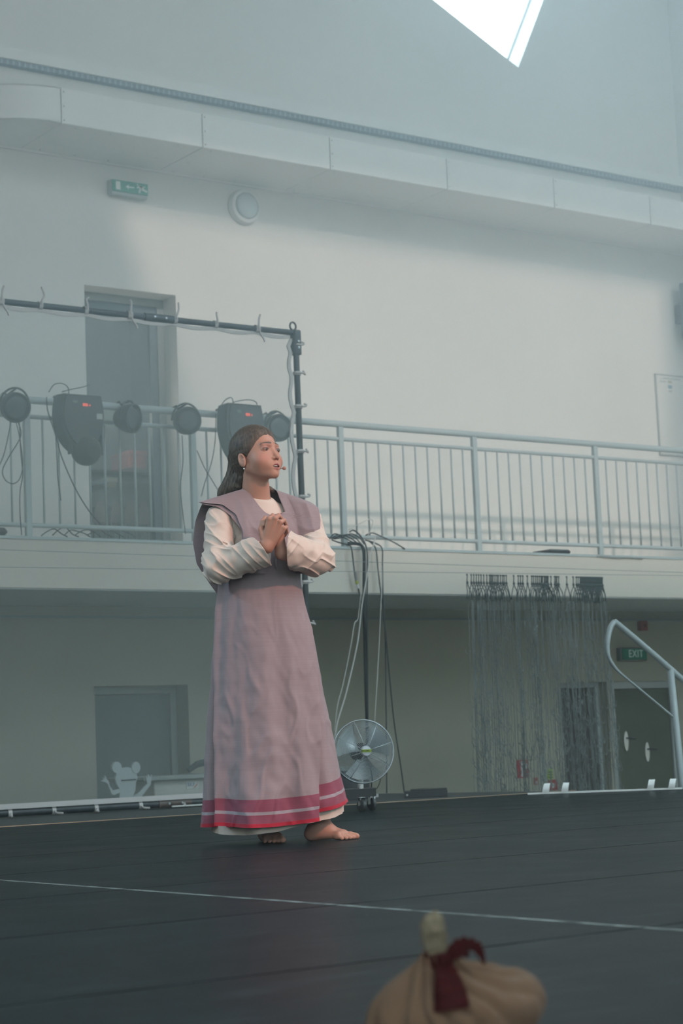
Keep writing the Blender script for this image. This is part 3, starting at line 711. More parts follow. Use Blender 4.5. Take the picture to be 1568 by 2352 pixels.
# gauze: thin woven cloth, mostly open
mgz = bpy.data.materials.new('white_gauze'); mgz.use_nodes = True
nt = mgz.node_tree; nt.nodes.remove(nt.nodes['Principled BSDF'])
tr = nt.nodes.new('ShaderNodeBsdfTransparent'); df = nt.nodes.new('ShaderNodeBsdfDiffuse'); tl = nt.nodes.new('ShaderNodeBsdfTranslucent')
df.inputs['Color'].default_value = (.55, .60, .58, 1); tl.inputs['Color'].default_value = (.55, .60, .58, 1)
m1 = nt.nodes.new('ShaderNodeMixShader'); m1.inputs['Fac'].default_value = .45
m2 = nt.nodes.new('ShaderNodeMixShader')
tc = nt.nodes.new('ShaderNodeTexCoord'); wv = nt.nodes.new('ShaderNodeTexNoise'); wv.inputs['Scale'].default_value = 1.4; wv.inputs['Detail'].default_value = 3
mr = nt.nodes.new('ShaderNodeMapRange'); mr.inputs['To Min'].default_value = GAUZE - .03; mr.inputs['To Max'].default_value = GAUZE + .03
nt.links.new(tc.outputs['Object'], wv.inputs['Vector']); nt.links.new(wv.outputs['Fac'], mr.inputs['Value']); nt.links.new(mr.outputs[0], m2.inputs['Fac'])
nt.links.new(df.outputs[0], m1.inputs[1]); nt.links.new(tl.outputs[0], m1.inputs[2]); nt.links.new(tr.outputs[0], m2.inputs[1]); nt.links.new(m1.outputs[0], m2.inputs[2])
nt.links.new(m2.outputs[0], nt.nodes['Material Output'].inputs['Surface'])
tie_t = [at(u, 720, Y=YS).x for u in (-95, 0, 92, 196, 295, 400, 493, 587)]
tie_s = [at(682, v, Y=YS).z for v in (793, 858, 934, 1037, 1141, 1252, 1337, 1432, 1540, 1650)]
tie_b = [at(u, 1855, Y=YS).x for u in (-80, 20, 121, 218, 320, 418, 520, 620, 700)]
NU, NV = 60, 60
def sagx(x):   # the top edge hangs in shallow scallops between ties
    t = sorted(tie_t + [FXL, FXR]); 
    for a_, c_ in zip(t[:-1], t[1:]):
        if a_ <= x <= c_: f = (x - a_)/(c_ - a_ + 1e-9); return .035 + .022*4*f*(1-f)
    return .03
def sagz(z):
    t = sorted(tie_s + [FZB, FZT])
    for a_, c_ in zip(t[:-1], t[1:]):
        if a_ <= z <= c_: f = (z - a_)/(c_ - a_ + 1e-9); return .05 + .035*4*f*(1-f)
    return .05
gz = []
def gpt(i, j, off=0, inset=0):
    fx, fz = i/NU, j/NV
    x = FXL + .03 + (FXR - FXL - .03) * fx; z = FZB + .025 + (zs(x) - FZB - .025) * fz
    xr = FXR - sagz(z); x = min(FXL + .03 + (xr - FXL - .03) * fx, xr)
    zt_ = zs(x) - sagx(x); z = FZB + .025 + (zt_ - FZB - .025) * fz
    y = YS + off + .012*math.sin(3.1*x + 1.7*z) * fx*(1-fx)*4*fz*(1-fz)
    return Vector((x, y, z))
MB().grid([[gpt(i, j) for i in range(NU + 1)] for j in range(NV + 1)]).build('gauze', mgz, scr_t, smooth=True, fix=False)
def hem(pa, wdir, w):
    P = []
    for p in pa: P.append([p + Vector((0, -.004, 0)), p + Vector((0, -.004, 0)) + wdir * w])
    Pb = [[p + Vector((0, .008, 0)), p + Vector((0, .008, 0)) + wdir * w] for p in pa]
    m = MB().grid(P).grid(Pb); return m
hem([gpt(i, NV) for i in range(NU + 1)], Vector((0, 0, 1)), .026).build('top_hem', M_TAPE, scr_t)
hem([gpt(NU, j) for j in range(NV + 1)], Vector((1, 0, 0)), .030).build('side_hem', M_TAPE, scr_t)
hem([gpt(i, 0) + Vector((0, -.03, 0)) for i in range(NU + 1)], Vector((0, 0, 1)), .034).build('bottom_hem', M_TAPE, scr_t)
def tie(c, axis, rr, tail):
    """a white tape ring round the pole with a loose tail"""
    c = Vector(c); ax = Vector(axis); u = ax.orthogonal().normalized(); v = ax.cross(u); t = MB(); n = 14
    P = [[c + ax*s + (u*math.cos(2*math.pi*k/n) + v*math.sin(2*math.pi*k/n)) * rr for k in range(n)] for s in (-.014, .014)]
    t.grid(P, closed_u=True)
    q = bez([c + Vector(d) for d in tail], 5); t.tube(q, .0075, 5)
    return t.build('tie', M_TAPE, scr_t, smooth=True)
for k, x in enumerate(tie_t):
    z = zs(x); tie((x, YS, z), (1, 0, .0), .029, [(0, -.03, .0), (.0, -.035, .03), (-.005 + .012*(k % 3), -.03, .07), (.02*(k % 2), -.03, .085 + .02*(k % 3))])
    if k % 3 == 1: tie((x + .01, YS, z), (1, 0, 0), .0285, [(0, -.03, -.02), (.01, -.035, -.05), (.03, -.035, -.075), (.04, -.034, -.10)])
for k, z in enumerate(tie_s):
    if z > FZB + .05: tie((FXR, YS, z), (0, 0, 1), .030, [(-.03, -.02, .0), (.0, -.034, 0), (.035, -.03, 0), (.055, -.03, .012 - .02*(k % 2)), (.035, -.03, .02)])
for k, x in enumerate(tie_b):
    tie((x, YS, FZB), (1, 0, 0), .0285, [(0, -.03, .0), (.005, -.033, -.012), (.01 - .03*(k % 2), -.06, -.018), (.03 - .05*(k % 2), -.09, -.02)])
# clear-wrapped cord behind the joint on the floor
cable([(at(u, v, Y=YS - .08).x, YS - .08, .012) for u, v in ((395, 1860), (430, 1858), (470, 1856))], .006, 'pale cord lying on the floor along the foot of the gauze frame', M_CABLEW, 'cord', cat='cord')

# ------------------------------------------------------------------ behind the gauze, on the hall floor: counter with a sponsor plate, dark thing on it, cut-out figure
YK = 13.0
A, B = at(345, 1785, Y=YK), at(470, 1785, Y=YK); zt_ = at(400, 1781, Y=YK).z
ct = thing('counter', (A.x + .9, YK, HALL), 'pale counter with a blue lettered sponsor plate, standing behind the gauze', 'counter')
M_CNT = mat('counter_front', (0.44, 0.43, 0.39), .6)
xc0 = A.x
MB().bbox((xc0 + .05, YK + .03, HALL), (xc0 + 1.9, YK + .55, zt_ - .035), .006).build('body', M_CNT, ct)
MB().bbox((xc0 - .07, YK - .02, zt_ - .034), (xc0 + 1.95, YK + .6, zt_), .006).build('top', mat('counter_top_grey', (0.25, 0.27, 0.26), .5), ct)
P0, P1 = at(427, 1796, Y=YK + .029), at(455.5, 1811, Y=YK + .029)
pl = MB().bbox((P0.x, YK + .024, P1.z), (P1.x, YK + .0295, P0.z), .001).build('plate', mat('sponsor_plate', (.50, .50, .49), .5), ct)
pw, ph = P1.x - P0.x, P0.z - P1.z
text_obj('BKP', 'lettering', mat('sponsor_blue', (.06, .12, .20), .5), pl, (P0.x + pw*.38, YK + .0235, P0.z - ph*.42), (1, 0, 0), (0, 0, 1), ph*.72, .0004, squash=.9)
sw = [(P0.x + pw*(.52 + .40*t_), P0.z - ph*(.92 - .78*t_**1.2)) for t_ in [i/10 for i in range(11)]]
MB().prism([(x, YK + .0238, z) for x, z in sw] + [(x + pw*.075*math.sin(math.pi*(i+.5)/11), YK + .0238, z - ph*.10*math.sin(math.pi*(i+.5)/11)) for i, (x, z) in reversed(list(enumerate(sw)))], (0, -.0007, 0)).build('swoosh', mat('sponsor_orange', (.38, .15, .07), .5), pl)
# round-backed dark seat pushed on the counter
q0 = at(440, 1778, Y=YK + .2); dk = MB()
dk.tube([(q0.x - .03, YK + .2, zt_ + .03), (q0.x + .05, YK + .2, zt_ + .075), (q0.x + .16, YK + .2, zt_ + .095), (q0.x + .3, YK + .2, zt_ + .09), (q0.x + .45, YK + .2, zt_ + .03)], [.022, .028, .030, .030, .028], 8)
tag(dk.build('cable_bundle', M_DARK, None, smooth=True), 'dark bent bundle lying on top of the pale counter behind the gauze', 'cable')
# plain board figure with round ears, arms up
YM = 12.75
def mp_(u, v): p_ = at(u, v, Y=YM); return p_.x, p_.z
fig = thing('board_figure', (at(290, 1840, Y=YM).x, YM, HALL), 'pale cut-out board figure with round ears and raised hands behind the gauze', 'cutout')
M_FIG = mat('pale_board', (0.40, 0.44, 0.44), .7)
def slab(poly, name, y=0, th=.02, m=M_FIG): return MB().prism([(*[mp_(u, v)[0]], YM + y, mp_(u, v)[1]) for u, v in poly], (0, th, 0)).build(name, m, fig)
def ell(u, v, ru, rv, n=22): return [(u + ru*math.cos(2*math.pi*i/n), v + rv*math.sin(2*math.pi*i/n)) for i in range(n)]
slab([(268, 1775), (275, 1768), (285, 1763), (295, 1762), (305, 1766), (313, 1774), (316, 1787), (312, 1797), (311, 1815), (306, 1828), (300, 1838), (297, 1900), (275, 1900), (274, 1840), (276, 1815), (268, 1800), (265, 1788)], 'body')
slab(ell(268, 1763, 11, 13.5), 'ear', y=-.004); slab(ell(312, 1763, 10, 13.5), 'ear', y=-.004)
slab([(276, 1820), (262, 1826), (256, 1824), (247, 1800), (242, 1797), (233, 1794), (238, 1791), (234, 1786), (240, 1789), (242, 1781), (245, 1790), (249, 1793), (252, 1805), (260, 1816), (274, 1812)], 'arm', y=-.002)
slab([(303, 1830), (318, 1822), (338, 1800), (334, 1780), (338, 1787), (341, 1778), (344, 1786), (349, 1779), (347, 1790), (346, 1802), (322, 1834), (300, 1846)], 'arm', y=-.002)
slab([(278, 1791), (312, 1789), (312, 1792), (278, 1794)], 'mouth', y=-.006, th=.003, m=M_DARK)

# ------------------------------------------------------------------ floor fan
fb = at(815, 1868, Z=0); FY = fb.y + .1
fc = at(834, 1726, Y=FY)
fan = thing('floor_fan', (fc.x, FY, 0), 'round floor fan with wire guard and lime green hub badge, on castors', 'fan')
Rf = (at(834, 1654, Y=FY) - at(834, 1799, Y=FY)).length / 2
ax = Vector((-.36, -.93, .02)).normalized()
sx_ = Vector((-ax.y, ax.x, 0)).normalized(); sz_ = ax.cross(sx_)
if sz_.z < 0: sz_ = -sz_
M_WIRE = mat('chromed_wire', (0.40, 0.43, 0.44), .3, metal=.85)
def ring(r, off, rt, mb_, n=44): mb_.tube([fc + ax*off + (sx_*math.cos(2*math.pi*i/n) + sz_*math.sin(2*math.pi*i/n))*r for i in range(n)], rt, 5, closed=True)
o_ = MB(); ring(Rf, 0, .0045, o_, 60); ring(Rf, -.02, .0035, o_, 60); o_.build('outer_ring', M_WIRE, fan, smooth=True)
def dome(r): return .065 * (1 - (r/Rf)**2)
hub_r = Rf * .17
for side, nm in ((1, 'front_guard'), (-1, 'rear_guard')):
    g_ = MB()
    for k in range(19):
        r = hub_r + (Rf - hub_r) * (k + .5)/19.5; ring(r, side*dome(r) if side > 0 else -.02 - dome(r)*1.3, .0011, g_, 40)
    for k in range(8):
        a = 2*math.pi*(k + .35)/8; rd = sx_*math.cos(a) + sz_*math.sin(a)
        g_.tube([fc + ax*(side*dome(r) if side > 0 else -.02 - dome(r)*1.3) + rd*r for r in [hub_r*.8 + (Rf - hub_r*.8)*i/6 for i in range(7)]], .0018, 5)
    tag(g_.build(nm, M_WIRE, fan, smooth=True), kind='stuff')
MB().lathe([(0, -.01), (hub_r, -.01), (hub_r, .006), (hub_r*.85, .014), (0, .018)], fc + ax*.058, ax, 32).build('hub', mat('hub_grey', (.50, .50, .53), .25), fan, auto=.5)
bd = MB(); P = []
for i in range(9):
    u = -1.02 + 2.04*i/8; lim = hub_r
    P.append([fc + ax*(.058 + .0185 - .004*abs(u)**2) + sx_*u*lim*.98 + sz_*(v*hub_r*.42 + hub_r*.05) for v in (-.65, .65)])
bd.grid([[p for p in row] for row in zip(*P)]).grid([[p + ax*.0012 for p in row] for row in zip(*P)])
badge = bd.build('badge', mat('lime_badge', (.30, .40, .03), .5), fan)
xr_ = -sx_ if sx_.dot(CAMR @ Vector((1, 0, 0))) < 0 else sx_
text_obj('MGIME T', 'lettering', mat('badge_print', (.03, .05, .01), .6), badge, fc + ax*.0786 + sz_*hub_r*.06, xr_, sz_, hub_r*.46, .0006, squash=1.05)
for k in range(3):     # three wide blades at rest
    a0 = 2*math.pi*k/3 + .5; bl_ = []
    for i in range(9):
        f = i/8; row = []
        for j in range(7):
            g2 = j/6; r = hub_r*.7 + (Rf*.90 - hub_r*.7) * f
            aa = a0 + (g2 - .5) * (1.05 + .35*f) ; row.append(fc - ax*(.012) + ax*.045*(g2 - .5)*(1.1 - .4*f) + (sx_*math.cos(aa) + sz_*math.sin(aa))*r)
        bl_.append(row)
    MB().grid(bl_).grid([[p - ax*.002 for p in row] for row in bl_]).build('blade', mat('fan_blade_grey', (.26, .29, .29), .3, metal=.3), fan, smooth=True, fix=False)
MB().lathe([(0, -.14), (.045, -.14), (.05, -.12), (.05, -.03), (.03, -.015), (0, -.015)], fc, ax, 20).build('motor', M_BLACK, fan, auto=.5)
cb = fc - ax*.09
zb0 = .085
MB().tube([(cb.x, cb.y, zb0 + .03), (cb.x, cb.y, fc.z - .03)], .017, 14).build('column', M_CHROME, fan, auto=.8)
rt = CAMR @ Vector((1, 0, 0)); rt.z = 0; rt.normalize(); fw = Vector((-rt.y, rt.x, 0))
def onrt(u, w, z): v = Vector((cb.x, cb.y, z)) + rt*u + fw*w; return v
basep = [onrt(u, w, zb0 + .0) for u, w in ((-.16, -.10), (.085, -.10), (.085, .12), (-.16, .12))]
MB().prism(basep, (0, 0, .045)).build('base', M_BLACK, fan)
for u, w in ((.0, -.085), (-.135, -.085), (.06, .10), (-.135, .10)):
    c_ = onrt(u, w, .036); k_ = MB()
    k_.lathe([(.010, -.012), (.030, -.012), (.036, -.008), (.036, .008), (.030, .012), (.010, .012)], c_ , rt*.8 + fw*.6, 18)
    cas = k_.build('castor', mat('castor_rubber', (.05, .05, .05), .5), fan, auto=.5)
    f_ = MB(); pr = (rt*.8 + fw*.6).normalized()
    for s in (-1, 1): f_.bar(c_ + pr*.016*s, c_ + pr*.016*s + Vector((0, 0, .045)) + fw*.012, .022, .003, up=pr)
    f_.lathe([(0, 0), (.024, 0), (.024, .004), (0, .004)], (c_.x, c_.y, zb0 - .0045), (0, 0, 1), 14)
    f_.build('fork', M_CHROME, cas)

# black case behind the fan, small tripod stand with foot plate, and flat rack unit
p = at(818, 1838, Z=0); cz = at(800, 1786, d=(CAMR.inverted() @ (p - EYE)).z * -1).z
def onfl(u, v, dep): q = at(u, v, Z=0); return q
a_ = Vector((p.x, p.y, 0)) + fw*.18
cs = thing('speaker_case', a_, 'black boxy case standing on the stage behind the floor fan', 'case')
B = [a_ + rt*u + fw*w for u, w in ((-.16, 0), (.10, 0), (.10, .2), (-.16, .2))]
MB().prism(B, (0, 0, .19)).build('box', M_BLACK, cs)
MB().prism([a_ + rt*u + fw*w + Vector((0, 0, .19)) for u, w in ((-.165, -.005), (.105, -.005), (.105, .205), (-.165, .205))], (0, 0, .012)).build('lid', M_BLACKM, cs)
st_p = at(853, 1831, Z=0)
st = thing('mini_stand', st_p, 'small black stand with a silver foot plate right of the floor fan', 'stand')
MB().prism([st_p + rt*u + fw*w for u, w in ((-.05, -.02), (.05, -.02), (.05, .10), (-.05, .10))], (0, 0, .022)).build('foot_plate', M_STEEL, st)
MB().tube([st_p + fw*.04 + Vector((0, 0, .022)), st_p + fw*.04 + rt*.01 + Vector((0, 0, .16))], .006, 8).build('upright', M_BLACK, st, smooth=True)
MB().tube([st_p + fw*.04 + rt*.008 + Vector((0, 0, .022)), st_p + fw*.04 - rt*.045 + Vector((0, 0, .15))], .005, 8).build('strut', M_BLACK, st, smooth=True)
MB().prism([st_p + rt*u + fw*w + Vector((0, 0, .0)) for u, w in ((-.10, .04), (-.055, .04), (-.055, .14), (-.10, .14))], (0, 0, .13)).build('battery_block', M_BLACK, st)
cable([st_p + fw*.05 + rt*.03 + Vector((0, 0, .16)), st_p + rt*.07 + fw*.05 + Vector((0, 0, .13)), st_p + rt*.05 + fw*.06 + Vector((0, 0, .07)), st_p + rt*.02 + fw*.05 + Vector((0, 0, .05))], .003, 'thin cable curling beside the small black stand')
A, B = at(929, 1833, Z=0), at(1028, 1829, Z=0)
rk = thing('rack_unit', (A + B)/2, 'long flat black equipment box on the back of the stage by the string curtain', 'box')
dv = (B - A); dv.z = 0; dn = Vector((-dv.y, dv.x, 0)).normalized()
MB().prism([A, B, B + dn*.3, A + dn*.3], (0, 0, .042)).build('body', M_BLACK, rk)
MB().prism([A + dv*.14 + dn*.03 + Vector((0,0,.042)), A + dv*.99 + dn*.03 + Vector((0,0,.042)), A + dv*.99 + dn*.28 + Vector((0,0,.042)), A + dv*.14 + dn*.28 + Vector((0,0,.042))], (0, 0, .012)).build('lid', M_BLACK, rk)
MB().lathe([(0, 0), (.007, 0), (.006, .004), (0, .004)], A + dv*.06 - dn*.0 + Vector((0, 0, .02)), -dn, 10).build('knob', M_STEEL, rk)

# ------------------------------------------------------------------ white bar with four tape loops along the right-hand edge of the stage
q1, q2 = at(1212, 1825, Z=.004), at(1566, 1812.5, Z=.004)
wb_ = thing('white_bar', (q1 + q2)/2, 'flat white bar with four white tape loops lying on the right rear stage edge', 'bar')
dv = (q2 - q1).normalized(); dn = Vector((-dv.y, dv.x, 0))
MB().prism([q1 + dn*.014, q1 - dn*.014, q2 - dn*.014, q2 + dn*.014], (0, 0, .011)).build('lath', mat('white_lath', (.78, .78, .75), .4), wb_)
for u, v in ((1237, 1822), (1287, 1819), (1480, 1815), (1531, 1813)):
    c_ = at(u, v, Z=.02); k = (c_ - q1).dot(dv); c_ = q1 + dv*k; c_.z = .0155
    m_ = MB(); P = [c_ - dv*.018 - dn*.02, c_ + dv*.018 - dn*.02]
    prof_ = [(-.022, 0), (-.028, .02), (-.022, .05), (.0, .058), (.02, .045), (.024, .0)]
    m_.grid([[c_ + dn*w + Vector((0, 0, z)) + dv*s*.020 + dv*z*.25 for w, z in prof_] for s in (-1, 1)])
    m_.build('tape_loop', mat('white_clip', (.80, .80, .78), .5), wb_, smooth=True)

# ------------------------------------------------------------------ stair handrail at the right
YH = 9.4
hr = thing('stair_handrail', at(1560, 1810, Y=YH), 'grey tubular stair handrail with a curved return, at the right behind the stage', 'railing')
hr.location.z = -.8
M_HR = mat('grey_metallic_paint', (0.30, 0.335, 0.335), .5, metal=.1)
H = lambda u, v: at(u, v, Y=YH)
top = bez([H(1411, 1428), H(1440, 1452), H(1490, 1494), H(1568, 1562), H(1660, 1640)], 6)
MB().tube(top, .021, 12).build('handrail', M_HR, hr, smooth=True)
lo = bez([H(1411, 1428), H(1402, 1440), H(1396, 1462), H(1394, 1485), H(1397, 1508), H(1407, 1527), H(1421, 1543), H(1442, 1561), H(1480, 1592), H(1520, 1625), H(1552, 1652)], 5)
n_ = len(lo); MB().tube(lo, [(.019 - .012*min(1, max(0, i/n_ - .2)/.5)) for i in range(n_)], 10).build('return_loop', M_HR, hr, smooth=True)
b0 = H(1539, 1537); b1 = H(1566, 1810); b2 = b0 + (b1 - b0) * 1.35
MB().tube([b0, b1, b2], .024, 12).build('post', M_HR, hr, smooth=True)
MB().box((b2.x - .4, YH - .5, HALL), (b2.x + 1.6, YH + .5, b2.z + .01)).build('stair_tread', mat('stair_grey', (.2, .21, .21), .6), hr)

# ------------------------------------------------------------------ wires, string curtain
YC2 = 12.6
for (v0, v1, lab) in ((1292, 1312, 'upper thin steel wire stretched in front of the gallery edge'), (1316, 1330, 'lower thin steel wire carrying the string curtain')):
    A, B = at(760, v0 - 4, Y=YC2), at(1568, v1 + (3 if v0 < 1300 else -8), Y=YC2)
    d_ = (B - A); 
    tag(MB().tube([A - d_*1.2, A, B, B + d_*.14], .0022, 5).build('steel_wire', M_SEAM), lab, 'wire')
cur0, cur1 = at(1072, 1320, Y=YC2), at(1382, 1324, Y=YC2)
cw = cur1.x - cur0.x; ztop = cur0.z
cur = thing('string_curtain', ((cur0.x + cur1.x)/2, YC2, ztop), 'dark knotted string curtain hanging on hooks from the lower wire', 'curtain')
M_STR = mat('grey_string', (0.17, 0.19, 0.185), .7, var=.25, vscale=3)
M_HOOK = mat('dark_hook', (0.055, 0.068, 0.068), .6)
rnd = random.Random(11)
hk = []
x = 0.0
clusters = ([3,24,37,50,62,74,88,104,118,124,130,136,146,156,163,175,186,194,205], [244,268,280,292,316], [340,350,361,371,381,390,394,398,407,412,418,423,428], [443,463,469,475,485,529], [565,582,592,602] + [606 + 5.3*i for i in range(24)])
hx = [(v - 3)/(727 - 3) for c_ in clusters for v in c_]
h0 = None
for f in hx:
    x = cur0.x + cw*f
    zz = ztop - .012
    if h0 is None:
        m_ = MB().tube([(0, 0, .012), (.004, 0, .018), (.006, 0, .012), (.002, 0, .002), (0, 0, -.02), (-.004, 0, -.05)], .0042, 6)
        m_.lathe([(0, -.008), (.008, -.004), (.008, .004), (0, .008)], (0, 0, .012), (0, 0, 1), 8)
        m_.lathe([(0, -.02), (.012, -.012), (.007, .004), (0, .010)], (0, 0, -.048), (0, 0, 1), 8)
        h0 = m_.build('hook', M_HOOK, cur, smooth=True); h0.location = (x, YC2, zz)
    else:
        o = h0.copy(); COL.objects.link(o); o.parent = cur; o.matrix_parent_inverse = h0.matrix_parent_inverse.copy(); o.location = (x, YC2, zz)
up_ = MB()
zlow = ztop - .235
lows = []
for f in hx:
    x = cur0.x + cw*f; z0 = ztop - .06
    for s in (-1, 1):
        xb = x + s*(.028 + .022*rnd.random()); xb = min(max(xb, cur0.x - .01), cur1.x + .04)
        pts = [(x, YC2, z0), (x + s*.012, YC2 + .004*s, z0 - .035), (xb, YC2 + .008*s, z0 - .085), (xb + s*.006*rnd.random(), YC2, zlow + .03*rnd.random())]
        up_.tube(bez(pts, 3), .0040, 5); lows.append(xb)
tag(up_.build('upper_loops', M_HOOK, cur, smooth=True), kind='stuff')
st_ = MB(); zend = HALL + .10
L = ztop - zlow
nst = 118
for k in range(nst):
    f = k/(nst - 1) + rnd.uniform(-.006, .006) + .012*math.sin(k*.41) + .008*math.sin(k*.17 + 1)
    xt = cur0.x + (cw + .02)*min(max(f, 0), 1)
    xbot = cur0.x + (-.06) + (cw + .16)*f
    yo = rnd.uniform(-.03, .03)
    if k in (0, 1): yo = 0
    n = 34; pts = []
    amp = .010 if rnd.random() < .72 else .0015
    ph_ = rnd.random()*6
    for i in range(n + 1):
        t_ = i/n; z = zlow + .02 + (zend - zlow)*t_
        xx = xt + (xbot - xt)*t_
        pts.append(Vector((xx + amp*rnd.uniform(-1, 1)*(.4 + t_), YC2 + yo + amp*rnd.uniform(-1, 1), z)))
    st_.tube(pts, .0021 if amp > .005 else .0030, 4, cap=False)
    # knotted loops bridging to neighbours
    if rnd.random() < .9:
        for j in range(13):
            t_ = rnd.random()**.7; z = zlow + (zend - zlow)*t_; xx = xt + (xbot - xt)*t_; w_ = rnd.uniform(.018, .062); s = rnd.choice((-1, 1)); h_ = rnd.uniform(.02, .06)
            st_.tube(bez([(xx, YC2 + yo, z), (xx + s*w_*.5, YC2 + yo - .01, z - h_), (xx + s*w_, YC2 + yo, z - h_*.3), (xx + s*w_*.9, YC2 + yo, z + h_*.3)], 3), .0027, 4, cap=False)
tag(st_.build('strings', M_STR, cur, smooth=True), kind='stuff')

# ------------------------------------------------------------------ cables falling from the gallery edge beside the second post
YV = YG - .06
pg = cable(pts_px([(762, 1240, YG+.03), (778, 1246, YG+.025), (800, 1252, YG), (807, 1260), (812, 1300), (816, 1330), (822, 1350), (830, 1385), (838, 1425, YV-.025), (843, 1500, YV-.025)], YV), .006, 'black cable with an inline plug and lime yellow band, leftmost over the gallery edge')
MB().tube([at(815, 1313, Y=YV - .003), at(818, 1333, Y=YV - .003)], .011, 10).build('socket', mat('grey_plug', (.22, .22, .21), .5), pg, auto=.7)
MB().tube([at(818.2, 1334, Y=YV - .003), at(820, 1341, Y=YV - .003)], .013, 10).build('band', mat('lime_band', (.40, .45, .06), .5), pg, auto=.7)
MB().tube([at(820.2, 1342, Y=YV - .003), at(823.5, 1351, Y=YV - .003)], .010, 10).build('cap', M_WHITE, pg, auto=.7)
cable(pts_px([(800, 1248, YG+.012), (820, 1249, YG+.012), (832, 1256), (836, 1280), (836, 1360), (838, 1480), (841, 1600), (843, 1680), (845, 1830)], YV), .015, 'thick black cable bundle falling from the gallery edge to behind the fan')
cable(pts_px([(802, 1222, YG+.03), (812, 1218, YG+.02), (828, 1232, YG-.02), (842, 1262, YV-.045), (843, 1320, YV-.045), (843, 1400, YV-.045), (844, 1640, YV-.045), (846, 1830, YV-.045)], YV), .007, 'black cable looping over the rail beside the thick bundle')
cable(pts_px([(862, 1232, YG-.02), (858, 1250, YG-.06), (850, 1275, YV-.08), (843, 1320, YV-.08), (831, 1390, YV-.075), (820, 1480, YV-.075), (795, 1590, YV-.075), (772, 1672, YV-.075), (765, 1760, YV-.075)], YV), .006, 'white cable swinging left from the gallery edge behind the woman', M_CABLEW)
cable(pts_px([(829, 1360), (822, 1420), (814, 1432), (806, 1480), (788, 1570), (775, 1620), (768, 1680)], YV - .05), .004, 'thin white cable hanging just left of the other white cable', M_CABLEW)
cable(pts_px([(838, 1240, YG+.025), (850, 1245, YG), (863, 1262), (868, 1310), (874, 1360), (880, 1400), (884, 1450), (886, 1600), (887, 1700), (888, 1822)], YV - .01), .006, 'black cable hanging straight from the gallery edge right of the fan')
cable(pts_px([(846, 1242, YG+.025), (862, 1248, YG), (877, 1260), (878, 1300), (879, 1360), (881, 1420), (884, 1440), (893, 1540), (905, 1660), (920, 1760), (929, 1826)], YV - .03), .006, 'black cable slanting down from the gallery edge to the long flat equipment box')
cable(pts_px([(876, 1300), (877, 1340), (874, 1400), (871, 1470), (866, 1560), (860, 1660)], YV - .04), .004, 'thin pale cable hanging between the black cables', M_CABLEW)
cable(pts_px([(840, 1229, YG+.03), (855, 1224, YG+.025), (875, 1232, YG+.02), (905, 1246, YG), (930, 1261, YG-.02)], YG), .0055, 'black cable end bowed over the lower rail right of the second post')
cable(pts_px([(800, 1217, YG+.03), (825, 1203, YG+.025), (848, 1193, YG+.02), (856, 1198, YG+.02), (852, 1215, YG+.02), (846, 1228, YG+.025)], YG), .004, 'thin pale cable looped up across the balusters by the second post', M_CABLEW)
for k in range(4):
    cable(pts_px([(756 + 4*k, 1238), (768 + 5*k, 1226 + 3*k), (784 + 7*k, 1232 - 2*k), (800 + 8*k, 1240 - 2*k), (818 + 6*k, 1250)], YG - .004 + .0115*k), .005, '%s black cable in the tangle left of the second rail post' % ('lowest', 'second lowest', 'third lowest', 'topmost')[k], group='tangled cables at the second rail post')
# ------------------------------------------------------------------ implicit-surface modelling for bodies and soft things
class SD:
    """distance fields on (N,3) arrays; smooth union, carving; meshed by surface nets"""
def d_sph(P, c, r): return np.linalg.norm(P - np.asarray(c, 'f4'), axis=1) - r
def d_ell(P, c, r, R=None):
    q = P - np.asarray(c, 'f4')
    if R is not None: q = q @ np.asarray(R, 'f4')
    r = np.asarray(r, 'f4'); k0 = np.linalg.norm(q / r, axis=1); k1 = np.linalg.norm(q / (r * r), axis=1) + 1e-9
    return k0 * (k0 - 1) / k1
def d_cap(P, a, b, ra, rb=None):
    a, b = np.asarray(a, 'f4'), np.asarray(b, 'f4'); rb = ra if rb is None else rb
    ab = b - a; t = np.clip(((P - a) @ ab) / (ab @ ab + 1e-12), 0, 1)
    return np.linalg.norm(P - a - t[:, None] * ab, axis=1) - (ra + (rb - ra) * t)
def d_chain(P, pts, rs, k=0.0):
    d = None
    for i in range(len(pts) - 1):
        e = d_cap(P, pts[i], pts[i+1], rs[i], rs[i+1]); d = e if d is None else (smin(d, e, k) if k else np.minimum(d, e))
    return d
def smin(a, b, k):
    h = np.clip(0.5 + 0.5 * (b - a) / k, 0, 1); return b + (a - b) * h - k * h * (1 - h)
def smax(a, b, k): return -smin(-a, -b, k)
_rs = np.random.RandomState(5); _LAT = _rs.rand(64, 64, 64).astype('f4')
def vnoise(q):
    i = np.floor(q).astype(int); f = (q - i).astype('f4'); f = f * f * (3 - 2 * f); i &= 63; j = (i + 1) & 63
    L = _LAT; x0, y0, z0 = i.T; x1, y1, z1 = j.T; u, v, w = f.T
    a = L[x0,y0,z0]*(1-u) + L[x1,y0,z0]*u; b = L[x0,y1,z0]*(1-u) + L[x1,y1,z0]*u
    c = L[x0,y0,z1]*(1-u) + L[x1,y0,z1]*u; d = L[x0,y1,z1]*(1-u) + L[x1,y1,z1]*u
    return (a*(1-v) + b*v)*(1-w) + (c*(1-v) + d*v)*w
def ridged(q): return 1 - np.abs(2 * vnoise(q) - 1)
